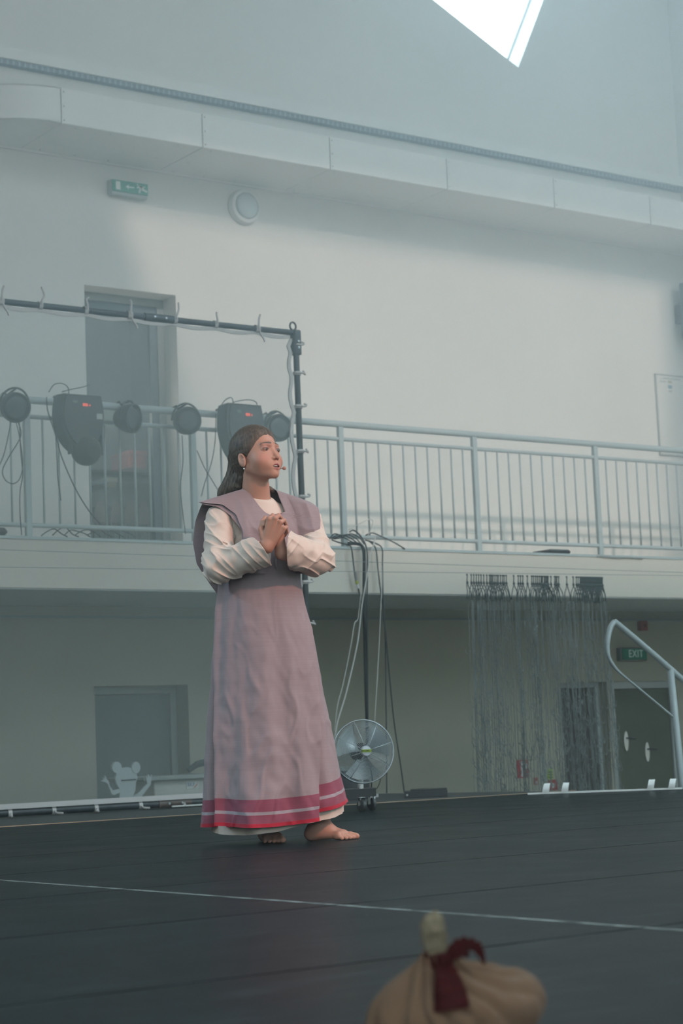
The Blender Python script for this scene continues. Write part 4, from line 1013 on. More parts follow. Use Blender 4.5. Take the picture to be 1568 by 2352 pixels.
def sdf_mesh(f, lo, hi, h, B=12):
    """surface nets over a block-sparse grid -> verts (N,3), quads (M,4)"""
    lo = np.asarray(lo, 'f4'); n = np.ceil((np.asarray(hi) - lo) / h / B).astype(int) * B + 1
    V = np.full(n, 1e3, 'f4')
    nb = (n - 1) // B
    bi = np.stack(np.meshgrid(*[np.arange(k) for k in nb], indexing='ij'), -1).reshape(-1, 3)
    cd = f((lo + (bi * B + B / 2) * h).astype('f4'))
    rad = B * h * 0.9 * 1.35
    near = np.abs(cd) < rad
    for b_, s in zip(bi[~near], cd[~near]):
        x, y, z = b_ * B; V[x:x+B+1, y:y+B+1, z:z+B+1] = 1e3 if s > 0 else -1e3
    off = np.stack(np.meshgrid(*[np.arange(B + 1)] * 3, indexing='ij'), -1).reshape(-1, 3)
    nbk = bi[near]
    for s in range(0, len(nbk), 300):
        ch = nbk[s:s+300]
        I = (ch[:, None, :] * B + off[None]).reshape(-1, 3)
        V[I[:, 0], I[:, 1], I[:, 2]] = f((lo + I * h).astype('f4'))
    V = np.clip(V, -4*h, 4*h)
    S = V < 0
    c = [S[i:n[0]-1+i, j:n[1]-1+j, k:n[2]-1+k] for i in (0,1) for j in (0,1) for k in (0,1)]
    cnt = sum(x.astype('i1') for x in c); act = (cnt > 0) & (cnt < 8)
    idx = np.full(act.shape, -1, 'i4'); A = np.argwhere(act); idx[act] = np.arange(len(A))
    acc = np.zeros((len(A), 3), 'f4'); num = np.zeros(len(A), 'f4')
    for ax in range(3):
        o1, o2 = [a for a in range(3) if a != ax]
        for u in (0, 1):
            for w in (0, 1):
                p = A.copy(); p[:, o1] += u; p[:, o2] += w; q = p.copy(); q[:, ax] += 1
                a = V[p[:,0],p[:,1],p[:,2]]; b = V[q[:,0],q[:,1],q[:,2]]; m = (a < 0) != (b < 0)
                t = a / np.where(m, a - b, 1); pos = p.astype('f4'); pos[:, ax] += t
                acc[m] += pos[m]; num[m] += 1
    verts = lo + acc / num[:, None] * h
    quads = []
    for ax in range(3):
        o1, o2 = [(1, 2), (2, 0), (0, 1)][ax]
        s0 = [slice(None)] * 3; s1 = [slice(None)] * 3; s0[ax] = slice(0, -1); s1[ax] = slice(1, None)
        a, b = S[tuple(s0)], S[tuple(s1)]
        E = np.argwhere(a != b)
        E = E[(E[:, o1] > 0) & (E[:, o2] > 0) & (E[:, o1] < n[o1]-1) & (E[:, o2] < n[o2]-1)]
        fl = a[E[:,0],E[:,1],E[:,2]]
        def g(d1, d2): q = E.copy(); q[:, o1] -= d1; q[:, o2] -= d2; return idx[q[:,0],q[:,1],q[:,2]]
        Q = np.stack([g(1,1), g(0,1), g(0,0), g(1,0)], 1); Q[~fl] = Q[~fl][:, ::-1]; quads.append(Q)
    Q = np.concatenate(quads); return verts, Q[(Q >= 0).all(1)]
def relax(v, q, it=1, lam=.5):
    e = np.concatenate([q[:, [0,1]], q[:, [1,2]], q[:, [2,3]], q[:, [3,0]]]); e = np.concatenate([e, e[:, ::-1]])
    for _ in range(it):
        s = np.zeros_like(v); c = np.zeros(len(v)); np.add.at(s, e[:,0], v[e[:,1]]); np.add.at(c, e[:,0], 1)
        v = v + lam * (s / np.maximum(c, 1)[:, None] - v)
    return v
def np_mesh(name, parts, m, parent=None, cols=None, to_world=None):
    """parts: list of (verts, quads) joined in one mesh object"""
    vs, qs, o = [], [], 0
    for v, q in parts: vs.append(v); qs.append(q + o); o += len(v)
    v = np.concatenate(vs); q = np.concatenate(qs)
    if to_world is not None: v = to_world(v)
    me = bpy.data.meshes.new(name)
    me.vertices.add(len(v)); me.vertices.foreach_set('co', v.astype('f4').ravel())
    me.loops.add(q.size); me.loops.foreach_set('vertex_index', q.astype('i4').ravel())
    me.polygons.add(len(q)); me.polygons.foreach_set('loop_start', (np.arange(len(q)) * 4).astype('i4'))
    me.polygons.foreach_set('use_smooth', np.ones(len(q), bool))
    me.update(calc_edges=True); me.validate()
    if cols is not None:
        at_ = me.color_attributes.new('tint', 'FLOAT_COLOR', 'POINT')
        at_.data.foreach_set('color', np.concatenate([cols, np.ones((len(cols), 1))], 1).astype('f4').ravel())
    me.materials.append(m)
    ob = bpy.data.objects.new(name, me); COL.objects.link(ob)
    if parent is not None: ob.parent = parent; ob.matrix_parent_inverse = parent_world(parent).inverted()
    return ob
# ------------------------------------------------------------------ the woman
PO = Vector((4.42, 6.52, 0.0))
_r = CAMR @ Vector((1, 0, 0)); _r.z = 0; _r.normalize(); _f = Vector((-_r.y, _r.x, 0))
PM = np.array([_r[:], _f[:], (0, 0, 1)], 'f4')            # local rows -> world
def tw(v): return v @ PM + np.array(PO[:], 'f4')
def L(px, py, dy=0.0):
    """local point (x right, y away, z up; metres) at a pixel, dy behind the woman's own plane"""
    rv = ray(px, py); t = ((PO - EYE).dot(_f) + dy) / rv.dot(_f); p = EYE + rv * t - PO
    return np.array((p.dot(_r), p.dot(_f), p.z), 'f4')
her = thing('person', PO, 'barefoot woman in a long lilac tabard over a cream shift, hands clasped at her chest', 'person')
def ax(deg): a = math.radians(deg); return np.array((math.cos(a), math.sin(a), 0), 'f4'), np.array((math.sin(a), -math.cos(a), 0), 'f4')
TL, TF = ax(28)        # torso: her left, her front
UPZ = np.array((0, 0, 1), 'f4')
neck0 = L(588, 1146, .01); 
zsh = L(600, 1172)[2]; xc = L(600, 1172)[0]
def T(u, f, z): return np.array((xc, 0.0, 0.0), 'f4') + TL*u + TF*f + UPZ*z
# --- head basis
yaw, tilt = 47, 9
HL, HF0 = ax(yaw); ct, st_ = math.cos(math.radians(tilt)), math.sin(math.radians(tilt))
HF = HF0*ct + UPZ*st_; HU = UPZ*ct - HF0*st_
HC = L(591, 1045, -.045); HS = .0110        # head centre, metres per head unit (cm)
HM = np.stack([HL, HF, HU])                 # rows
def h2l(v): return (np.asarray(v, 'f4') * HS) @ HM + HC
def l2h(P): return ((P - HC) @ HM.T) / HS
# --- joints
SHR, ELR, WRR = L(503, 1180, -.08), L(503, 1298, -.17), L(611, 1254, -.30)
SHL, ELL, WRL = L(702, 1183, .08), L(728, 1284, -.11), L(646, 1272, -.255)
def sdf_head(Q):
    """Q in head units: x her left, y front, z up, origin between the eyes' level at the skull centre"""
    d = d_ell(Q, (0, -1.6, 3.0), (7.2, 9.2, 7.9))
    d = smin(d, d_ell(Q, (0, 2.6, -2.4), (6.1, 6.2, 7.3)), 2.0)
    ax_ = np.abs(Q[:, 0:1]); M = np.concatenate([ax_, Q[:, 1:]], 1)      # mirrored
    d = smin(d, d_cap(M, (4.7, -.6, -5.4), (.9, 6.3, -9.3), 1.8, 1.5), 2.6)
    d = smin(d, d_sph(Q, (0, 7.2, -9.3), 1.45), 1.6)
    d = smin(d, d_sph(M, (3.7, 4.9, -4.2), 2.75), 2.2)
    d = smin(d, d_ell(Q, (0, 6.3, -6.3), (3.3, 2.8, 2.6)), 1.6)
    d = smin(d, d_cap(M, (1.0, 8.05, 1.7), (3.8, 6.9, 1.7), .75), 1.6)
    d = smax(d, -d_ell(M, (3.05, 9.45, -.1), (1.75, 1.55, 1.05)), .9)
    d = smin(d, d_ell(M, (3.05, 6.95, -.1), (1.62, 1.42, 1.2)), .35)
    # lids: a slit opened in the eye bulge
    d = smax(d, -d_ell(M, (3.1, 8.5, -.25), (1.30, .85, .43)), .12)
    # nose
    d = smin(d, d_cap(Q, (0, 7.7, .7), (0, 9.75, -3.45), .55, .72), 1.0)
    d = smin(d, d_sph(Q, (0, 9.85, -3.65), .88), .5)
    d = smin(d, d_ell(M, (1.0, 8.75, -4.0), (.68, .9, .6)), .5)
    d = smax(d, -d_ell(M, (.52, 9.3, -4.55), (.30, .55, .32)), .2)
    # lips
    d = smin(d, d_cap(M, (.45, 8.85, -6.15), (2.1, 7.75, -6.8), .52, .24), .5)
    d = smin(d, d_cap(M, (.0, 8.8, -7.9), (1.9, 7.75, -7.25), .62, .28), .5)
    d = smax(d, -d_ell(Q, (0, 9.2, -7.02), (1.7, 2.4, .46)), .25)
    # ears
    a = math.radians(16); Re = np.array([[1,0,0],[0,math.cos(a),-math.sin(a)],[0,math.sin(a),math.cos(a)]])
    e = d_ell(M, (7.45, -1.2, -2.3), (.75, 1.75, 2.9), Re)
    e = smax(e, -d_ell(M, (8.2, -.8, -2.0), (.75, 1.05, 1.75), Re), .3)
    e = smin(e, d_ell(M, (7.5, -.1, -2.6), (.5, .45, .7)), .25)
    d = smin(d, e, .35)
    return d
nk0, nk1 = h2l((0, -2.6, -7.5)), neck0
def hand_parts():
    """right hand lies over the left one; each: palm slab and five bent fingers"""
    out = []
    K = [L(618, 1193, -.325), L(631, 1191, -.33), L(643, 1200, -.325), L(651, 1214, -.315)]
    w = WRR
    out.append(('palm', w, K))
    F = [[K[0], L(626, 1184, -.305), L(634, 1190, -.275), L(631, 1204, -.255)],
         [K[1], L(640, 1184, -.31), L(648, 1193, -.28), L(645, 1208, -.26)],
         [K[2], L(652, 1195, -.305), L(657, 1206, -.278), L(652, 1219, -.262)],
         [K[3], L(657, 1211, -.298), L(659, 1222, -.275), L(653, 1231, -.262)]]
    R = [(.0092, .0085, .0078, .0068), (.0094, .0088, .0080, .0070), (.0088, .0082, .0075, .0066), (.0080, .0074, .0066, .0058)]
    TH = [L(605, 1236, -.305), L(599, 1215, -.30), L(603, 1198, -.29), L(609, 1188, -.28)]
    return w, K, F, R, TH
def sdf_hands(P):
    w, K, F, R, TH = hand_parts()
    d = d_cap(P, WRR + (ELR - WRR)*.55, w, .034, .0235)
    pm = None
    for i, k in enumerate(K):
        e = d_cap(P, w + (K[i] - K[1])*.30, k, .0165, .0108); pm = e if pm is None else smin(pm, e, .010)
    d = smin(d, pm, .016)
    for i in range(4):
        d = smin(d, d_sph(P, K[i] + np.array((0, -.002, .002), 'f4'), .0098), .004)
        d = smin(d, d_chain(P, F[i], R[i], .003), .0030)
    d = smin(d, d_chain(P, [TH[0], TH[1], TH[2], TH[3]], (.013, .0105, .0092, .0075), .004), .006)
    # left hand, beneath
    wl = WRL
    e = d_cap(P, WRL + (ELL - WRL)*.6, wl, .035, .0235)
    e = smin(e, d_cap(P, wl, L(636, 1222, -.268), .0225, .027), .012)
    G = [[L(624, 1206, -.272), L(613, 1196, -.285), L(606, 1199, -.30), L(606, 1206, -.306)],
         [L(618, 1215, -.268), L(605, 1208, -.282), L(600, 1213, -.296), L(601, 1220, -.302)],
         [L(616, 1225, -.264), L(603, 1221, -.275), L(598, 1227, -.287), L(600, 1233, -.292)],
         [L(618, 1234, -.262), L(606, 1233, -.270), L(602, 1239, -.279), L(604, 1244, -.283)]]
    for g_ in G: e = smin(e, d_chain(P, g_, (.0090, .0084, .0076, .0066), .003), .003)
    e = smin(e, d_chain(P, [L(643, 1228, -.275), L(640, 1208, -.29), L(631, 1195, -.296), L(622, 1186, -.30)], (.013, .0108, .0095, .0078), .004), .006)
    return np.minimum(d, e)
FT1 = dict(h=L(716, 1917, -.02), b=L(787, 1922, -.05), t=L(823, 1922, -.06), a=L(741, 1872, -.01))
FT2 = dict(h=L(612, 1912, .10), b=L(630, 1931, -.06), t=L(643, 1936, -.12), a=L(611, 1885, .08))
def foot(P, F, z0, wdir, side):
    h, b_, t, a = [F[k].copy() for k in ('h', 'b', 't', 'a')]
    h[2] = z0 + .030; b_[2] = z0 + .020; t[2] = z0 + .011
    fdir = (t - h); fdir[2] = 0; ln = np.linalg.norm(fdir); fdir /= ln; wd = np.array((-fdir[1], fdir[0], 0), 'f4') * side
    d = d_ell(P, h + fdir*.004, (.034, .030, .030))
    mid = h*.5 + b_*.5; mid[2] = z0 + .042
    d = smin(d, d_cap(P, h + UPZ*.022 + fdir*.02, mid + wd*.006, .034, .027), .02)
    d = smin(d, d_cap(P, a, h + fdir*.035 + UPZ*.03, .031, .036), .03)
    d = smin(d, d_cap(P, mid + wd*.004, b_ + wd*.016, .024, .018), .018)
    d = smin(d, d_cap(P, h - wd*.010 + UPZ*-.004, b_ - wd*.030 - fdir*.012, .022, .0145), .02)
    d = smin(d, d_cap(P, b_ + wd*.018, b_ - wd*.030 - fdir*.014, .0175, .0135), .012)
    Lt = [ln*.0 + .052, .048, .042, .035, .028]
    for i in range(5):
        o = b_ + wd*(.022 - .0145*i) - fdir*(.002*i*i*.6)
        r = (.0125, .0085, .0080, .0075, .0072)[i]; o[2] = z0 + r + .004
        e = o + fdir*Lt[i]*(.9 if i else 1.0) + wd*(.001 - .0015*i); e[2] = z0 + r*.92
        mm = (o + e)/2 + UPZ*.005
        d = smin(d, d_chain(P, [o, mm, e], (r*1.05, r, r*.98), .004), .006)
    d = smax(d, -(P[:, 2] - z0), .003)
    return d
def sdf_body(P):
    c = T(0, -.005, zsh)
    d = d_cap(P, T(-.135, -.02, zsh - .045), T(.135, -.02, zsh - .045), .050)
    d = smin(d, d_ell(P, T(0, .0, zsh - .19), (.145, .10, .20), np.stack([TL, TF, UPZ]).T), .06)
    for s in (-1, 1): d = smin(d, d_sph(P, T(s*.075, .085, zsh - .20), .062), .05)
    d = smin(d, d_ell(P, T(0, -.01, zsh - .52), (.155, .115, .15), np.stack([TL, TF, UPZ]).T), .10)
    d = smin(d, d_cap(P, T(0, -.025, zsh - .03), (nk0 + nk1)/2, .058, .051), .045)
    d = smin(d, d_cap(P, nk1, nk0, .052, .051), .02)
    # collar bones
    for s in (-1, 1): d = smin(d, d_cap(P, T(s*.02, .055, zsh - .015), T(s*.12, .012, zsh + .012), .0085), .022)
    for S, E, Wr in ((SHR, ELR, WRR), (SHL, ELL, WRL)):
        d = smin(d, d_cap(P, S - UPZ*.035, E, .040, .036), .02); d = smin(d, d_cap(P, E, Wr, .038, .0235), .012)
    hipR, hipL = T(-.085, 0, zsh - .60), T(.085, .02, zsh - .60)
    k1 = T(.07, .13, .50); k2 = T(-.09, .04, .48)
    d = smin(d, d_cap(P, hipL, k1, .082, .056), .05); d = smin(d, d_cap(P, k1, FT1['a'], .052, .031), .02)
    d = smin(d, d_cap(P, hipR, k2, .082, .056), .05); d = smin(d, d_cap(P, k2, FT2['a'], .052, .031), .02)
    d = smin(d, foot(P, FT1, 0.0, None, 1), .012); d = smin(d, foot(P, FT2, 0.0, None, 1), .012)
    d = smin(d, sdf_head(l2h(P)) * HS, .018)
    return smin(d, sdf_hands(P), .003)
parts, skin_cols = [], []
def region(lo, hi, h, f=sdf_body):
    v, q = sdf_mesh(f, lo, hi, h); parts.append((v, q)); return v
# one continuous skin, meshed finer where it shows: the bands meet under the clothes
hv = region(HC + np.array((-.125, -.135, -.20)), HC + np.array((.135, .125, .125)), .0019)
n_head = len(hv)
hb = L(628, 1225, -.29)
region(hb + np.array((-.062, -.075, -.085)), hb + np.array((.062, .085, .072)), .0024)
f1 = np.minimum(FT1['h'], FT1['t']); f2 = np.maximum(FT1['h'], FT1['t'])
region((f1[0] - .06, min(f1[1], FT1['a'][1]) - .09, -.008), (f2[0] + .06, f2[1] + .10, .15), .0030)
f1 = np.minimum(FT2['h'], FT2['t']); f2 = np.maximum(FT2['h'], FT2['t'])
region((f1[0] - .09, f1[1] - .07, -.008), (f2[0] + .075, f2[1] + .10, .14), .0030)
zcut = HC[2] - .19
region((-.60, -.40, .13), (.45, .40, zcut), .010, lambda P: smax(sdf_body(P), -(np.linalg.norm(P - hb, axis=1) - .075), .004))
v = np.concatenate([p[0] for p in parts])
# skin colour: make-up and natural reddening on the face, darkened mouth and nostrils, one tint elsewhere
base = np.array((.41, .205, .145)); C = np.tile(base, (len(v), 1))
Q = l2h(v); M = np.abs(Q[:, 0])
isf = (np.linalg.norm(Q - np.array((0, 3, -2)), axis=1) < 14) & (np.arange(len(v)) < n_head)
def blend(mask, col):
    w_ = np.clip(mask, 0, 1)[:, None] * isf[:, None]; C[:] = C * (1 - w_) + np.array(col) * w_
def sm(d, w): return np.clip(.5 - d / w, 0, 1)
blend(sm(d_ell(np.c_[M, Q[:, 1:]], (4.3, 6.5, -3.6), (2.3, 3, 1.9)), 1.6)*.45, (.43, .155, .11))
blend(sm(d_ell(np.c_[M, Q[:, 1:]], (3.1, 8.2, .55), (1.9, 2.2, .95)), .8)*.55, (.30, .13, .105))
blend(sm(d_ell(np.c_[M, Q[:, 1:]], (3.15, 8.2, -.16), (1.55, 2, .58)), .3)*.75, (.12, .055, .045))
ms = np.c_[M, Q[:, 1:]]
brow = np.minimum(d_cap(ms, (1.3, 8.7, 2.1), (3.3, 8.1, 2.35), .52, .46), d_cap(ms, (3.3, 8.1, 2.35), (5.2, 6.5, 1.55), .42, .2))
blend(sm(brow, .35)*.92, (.075, .042, .030))
up_l = d_cap(ms, (.3, 9.2, -6.3), (2.1, 7.9, -6.95), .55, .22); lo_l = d_cap(ms, (0, 9.2, -7.95), (1.9, 7.9, -7.35), .60, .22)
blend(sm(np.minimum(up_l, lo_l), .3)*.85, (.30, .085, .085))
blend(((d_ell(Q, (0, 8.2, -7.1), (1.75, 1.7, .5)) < .05) & (Q[:, 1] < 8.6)).astype(float)*.9, (.06, .02, .02))
blend(sm(d_cap(ms, (.6, 9.8, -4.8), (.6, 9.4, -4.6), .3), .2)*.6, (.20, .08, .06))
M_SKIN = bpy.data.materials.new('skin'); M_SKIN.use_nodes = True
nt = M_SKIN.node_tree; bs = nt.nodes['Principled BSDF']
atn = nt.nodes.new('ShaderNodeAttribute'); atn.attribute_name = 'tint'; nt.links.new(atn.outputs['Color'], bs.inputs['Base Color'])
bs.inputs['Roughness'].default_value = .5; bs.inputs['Specular IOR Level'].default_value = .35
bs.inputs['Subsurface Weight'].default_value = .12; bs.inputs['Subsurface Radius'].default_value = (.012, .005, .003); bs.inputs['Subsurface Scale'].default_value = .6
body = np_mesh('body', parts, M_SKIN, her, C, tw)
# eyes, teeth
M_EYEW = mat('eye_white', (.42, .38, .36), .25); M_IRIS = mat('brown_iris', (.05, .03, .02), .2); M_TEETH = mat('teeth', (.62, .58, .52), .35)
for s in (-1, 1):
    c = h2l((s*3.08, 7.05, -.2)); look = (HF*.95 + HL*.06 - UPZ*.20); look /= np.linalg.norm(look)
    W = lambda p: tw(np.asarray(p, 'f4')[None])[0]
    lk = Vector((look @ PM)[:].tolist()); cw = Vector(W(c).tolist())
    e = MB().lathe([(0, -1.15*HS)] + [(1.15*HS*math.cos(a), 1.15*HS*math.sin(a)) for a in [-1.3 + 2.6*i/12 for i in range(13)]] + [(0, 1.15*HS)], cw, lk, 20).build('eye', M_EYEW, her, smooth=True)
    MB().lathe([(0, 1.05*HS), (.66*HS, .99*HS), (.58*HS, 1.10*HS), (.2*HS, 1.19*HS), (0, 1.2*HS)], cw, lk, 16).build('iris', M_IRIS, e, smooth=True)
tv, tq = sdf_mesh(lambda P: d_ell(l2h(P), (0, 7.6, -6.72), (1.5, 1.25, .36))*HS, h2l((0, 7.6, -6.8)) - .03, h2l((0, 7.6, -6.8)) + .03, .0012)
np_mesh('upper_teeth', [(tv, tq)], M_TEETH, her, None, tw)

# --- hair: smooth cap drawn back to a clip, loose tail down the back, ends on both shoulders
def hair_f(P):
    Q = l2h(P); M = np.c_[np.abs(Q[:, 0]), Q[:, 1:]]
    d = d_ell(Q, (0, -1.9, 3.3), (8.15, 10.1, 8.75))
    d = smin(d, d_ell(Q, (0, -7.5, -1.5), (5.2, 3.8, 5.6)), 2.5)
    # hairline: cut the cap in front of a curved surface from forehead to temple to behind the ear
    line = Q[:, 1] - (7.2 - .036*(Q[:, 2] - 8)**2*np.sign(8 - Q[:, 2]).clip(0, 1) - .050*Q[:, 0]**2 - .55*np.clip(.8 - Q[:, 2], 0, 3.6))
    d = smax(d, line*.72, .6)
    d = smax(d, -(d_ell(M, (7.9, -.9, -2.6), (2.2, 1.9, 2.6))), .4)
    d = smax(d, -(Q[:, 2] + 8.5), 1.0)
    # strands combed from the hairline to the clip
    ang = np.arctan2(Q[:, 0], Q[:, 2] + 1.5)
    fl = vnoise(np.c_[ang*9 + 20, Q[:, 1]*.12 + 5, np.zeros(len(Q))]) - .5
    fl2 = vnoise(np.c_[ang*24 + 3, Q[:, 1]*.2 + 9, np.ones(len(Q))*7.3]) - .5
    part = np.exp(-(Q[:, 0]/.35)**2) * (Q[:, 1] > -3) * (Q[:, 2] > 4)
    d = d + fl*.18 + fl2*.10 + part*.25
    return d*HS
TAIL = [L(541, 1052, .03), L(543, 1078, .05), L(537, 1098, .055), L(527, 1116, .06), L(516, 1132, .075), L(508, 1150, .10)]
TAILR = (.034, .033, .032, .030, .026, .016)
def tail_f(P):
    d = d_chain(P, TAIL, TAILR, .02)
    d = smin(d, d_chain(P, [L(553, 1075, .00), L(552, 1098, .005), L(546, 1116, .02), L(534, 1130, .05)], (.022, .020, .018, .010), .01), .012)
    a = TAIL[0]; b_ = TAIL[-1]; t = b_ - a; t /= np.linalg.norm(t); u = np.cross(t, (0, 1, 0)); u /= np.linalg.norm(u); w_ = np.cross(t, u)
    rel = P - a; cu = rel @ u; cw_ = rel @ w_; al = rel @ t
    return d + (vnoise(np.c_[cu*260 + 40, cw_*260 + 11, al*7]) - .5)*.0035 + (vnoise(np.c_[cu*90, cw_*90 + 31, al*4]) - .5)*.006
lockp = [L(606, 1118, .05), L(617, 1123, .045), L(628, 1128, .05), L(640, 1133, .06)]
M_HAIR = bpy.data.materials.new('brown_hair'); M_HAIR.use_nodes = True
nt = M_HAIR.node_tree; bs = nt.nodes['Principled BSDF']; bs.inputs['Roughness'].default_value = .62
tc = nt.nodes.new('ShaderNodeTexCoord'); mp = nt.nodes.new('ShaderNodeMapping'); mp.inputs['Scale'].default_value = (60, 60, 14)
nz = nt.nodes.new('ShaderNodeTexNoise'); nz.inputs['Scale'].default_value = 2.2; nz.inputs['Detail'].default_value = 4
cr = nt.nodes.new('ShaderNodeValToRGB'); cr.color_ramp.elements[0].color = (.030, .020, .014, 1); cr.color_ramp.elements[1].color = (.11, .074, .050, 1)
cr.color_ramp.elements[0].position = .35; cr.color_ramp.elements[1].position = .7
for a, c in ((tc.outputs['Object'], mp.inputs[0]), (mp.outputs[0], nz.inputs['Vector']), (nz.outputs['Fac'], cr.inputs['Fac']), (cr.outputs[0], bs.inputs['Base Color'])): nt.links.new(a, c)
hvq = sdf_mesh(hair_f, HC + np.array((-.14, -.135, -.12)), HC + np.array((.13, .15, .15)), .0022)
tvq = sdf_mesh(tail_f, np.min(TAIL, 0) - .07, np.max(TAIL, 0) + np.array((.09, .06, .06)), .0024)
lvq = sdf_mesh(lambda P: d_chain(P, lockp, (.014, .012, .009, .003), .006) + (vnoise(P*np.array((40, 220, 220)) + 9) - .5)*.004, np.min(lockp, 0) - .03, np.max(lockp, 0) + .03, .0022)
hair = np_mesh('hair', [hvq, tvq, lvq], M_HAIR, her, None, tw)
cl = L(529, 1068, .06); k_ = MB()
for j in range(4): k_.lathe([(0, -.006), (.006, -.003), (.006, .003), (0, .006)], Vector(tw((cl + np.array((0, .004*j, .007*j - .006)))[None])[0].tolist()), (.3, .2, 1), 8)
tag(k_.build('hair_clip', mat('dark_clip', (.03, .03, .03), .3), hair, smooth=True), 'dark hair clip')
ea = h2l((-7.6, -.6, -5.9)); MB().lathe([(0, -.006), (.0035, -.003), (.0035, .003), (0, .006)], Vector(tw(ea[None])[0].tolist()), (0, 0, 1), 8).build('earring', M_CHROME, her, smooth=True)
# headset microphone
mic = [h2l(p) for p in ((7.6, -.5, .2), (6.9, 3.0, -3.8), (5.3, 6.0, -6.6), (3.9, 7.6, -7.2))] + [L(640, 1077, -.09), L(652, 1075.5, -.10)]
MB().tube(bez([Vector(tw(p[None])[0].tolist()) for p in mic], 6), .0012, 6).build('microphone_boom', mat('boom_beige', (.25, .17, .13), .5), her, smooth=True)
mt = Vector(tw(L(652.5, 1075.5, -.10)[None])[0].tolist())
MB().lathe([(0, -.0085)] + [(.0078*math.cos(a), .0085*math.sin(a)) for a in [-1.3 + 2.6*i/10 for i in range(11)]] + [(0, .0085)], mt, _r, 16).build('microphone_tip', mat('mic_foam', (.36, .17, .13), .9), her, smooth=True)
# ------------------------------------------------------------------ her clothes
def cloth_mat(name, col, stripes=.04, bump=.25):
    m = bpy.data.materials.new(name); m.use_nodes = True; nt = m.node_tree; bs = nt.nodes['Principled BSDF']
    bs.inputs['Roughness'].default_value = .8; bs.inputs['Specular IOR Level'].default_value = .2; bs.inputs['Sheen Weight'].default_value = .15
    tc = nt.nodes.new('ShaderNodeTexCoord'); mp = nt.nodes.new('ShaderNodeMapping'); mp.inputs['Scale'].default_value = (6, 6, 260)
    nz = nt.nodes.new('ShaderNodeTexNoise'); nz.inputs['Scale'].default_value = 1.0; nz.inputs['Detail'].default_value = 2
    cr = nt.nodes.new('ShaderNodeValToRGB'); cr.color_ramp.elements[0].color = (*[c*(1 - stripes) for c in col], 1); cr.color_ramp.elements[1].color = (*[c*(1 + stripes) for c in col], 1)
    cr.color_ramp.elements[0].position = .3; cr.color_ramp.elements[1].position = .7
    n2 = nt.nodes.new('ShaderNodeTexNoise'); n2.inputs['Scale'].default_value = 320; bp = nt.nodes.new('ShaderNodeBump'); bp.inputs['Strength'].default_value = bump; bp.inputs['Distance'].default_value = .001
    for a, c in ((tc.outputs['Object'], mp.inputs[0]), (mp.outputs[0], nz.inputs['Vector']), (nz.outputs['Fac'], cr.inputs['Fac']), (cr.outputs[0], bs.inputs['Base Color']),
                 (tc.outputs['Object'], n2.inputs['Vector']), (n2.outputs['Fac'], bp.inputs['Height']), (bp.outputs[0], bs.inputs['Normal'])): nt.links.new(a, c)
    return m
M_LILAC = cloth_mat('lilac_weave', (.250, .188, .198)); M_CREAM = cloth_mat('cream_cotton', (.56, .45, .385), .02)
M_MAUVE = cloth_mat('mauve_band', (.21, .050, .078)); M_CRIM = cloth_mat('crimson_trim', (.36, .012, .03)); M_GREYB = cloth_mat('grey_stripe', (.28, .235, .255))

# cream shift: trunk, cut at the neckline; sleeves; hem
nA, nB, nC = L(541, 1128, .0), L(585, 1152, -.12), L(632, 1146, .0)
nn = np.cross(nB - nA, nC - nA); nn /= np.linalg.norm(nn); nn = nn if nn[2] > 0 else -nn
def trunk(P):
    d = d_cap(P, T(-.135, -.02, zsh - .035), T(.135, -.02, zsh - .035), .060)
    d = smin(d, d_ell(P, T(0, .0, zsh - .19), (.147, .102, .20), np.stack([TL, TF, UPZ]).T), .06)
    for s in (-1, 1): d = smin(d, d_sph(P, T(s*.075, .085, zsh - .20), .064), .05)
    d = smin(d, d_cap(P, T(0, -.025, zsh - .03), (nk0 + nk1)/2, .060, .053), .045)
    return d - .006
def shift_f(P):
    d = trunk(P); up = np.minimum((P - nA) @ nn + .002, .118 - np.linalg.norm(P - neck0, axis=1)); d = smax(d, up, .003)
    return smax(d, (zsh - .34) - P[:, 2], .004)
def sleeve(S, E, Wr, rs, re, rc, seed, cuff_cut, bag, cn):
    """a wide cotton sleeve: shoulder to elbow to an open cuff, wrinkled across the bend"""
    ld = (Wr - E); le = np.linalg.norm(ld); ld = ld/le
    ud = (E - S)/np.linalg.norm(E - S)
    C = E + ld*cuff_cut; cn = np.array(cn, 'f4'); cn /= np.linalg.norm(cn)
    def f(P):
        d = d_cap(P, S, E + bag*.4, rs, re); d = smin(d, d_cap(P, E + bag, C + ld*.06 + bag*.25, re*.98, rc), .022)
        s = (P - E) @ ld; t = (P - S) @ ud
        a1 = np.arctan2((P - E)[:, 2], (P - E)[:, 1])
        sl_ = P[:, 2]*.55 + P[:, 1]*.3
        q = np.c_[(s + sl_)*30 + seed, P[:, 0]*4 + P[:, 2]*6, P[:, 1]*6 + seed]
        q2 = np.c_[(P[:, 0]*.6 + P[:, 2])*27 + seed*3, P[:, 1]*12, (P[:, 2] - P[:, 0])*6]
        w_ = np.exp(-((P - E)**2).sum(1)/(2*.085**2))
        # folds gathered in the crook of the elbow
        d = d - (ridged(q)**3 - .25)*.012*(.2 + w_*.6 + .7*vnoise(P*13 + seed)**2) - (ridged(q2)**4 - .2)*.010*(.1 + w_ + .8*vnoise(P*11 + seed*2)**2) - (vnoise(P*30 + seed) - .5)*.008
        cutp = (P - C) @ cn
        d0 = d; d = smax(d, cutp, .0015)
        hollow = np.maximum(d0 + .0058, -(cutp + .065))
        return smax(d, -hollow, .0015)
    return f
slR = sleeve(SHR + np.array((.0, -.0, -.02), 'f4'), ELR, L(637, 1250, -.30), .056, .064, .064, 3.0, .205, np.array((-.0, -.0, -.012), 'f4'), (.84, .12, .50))
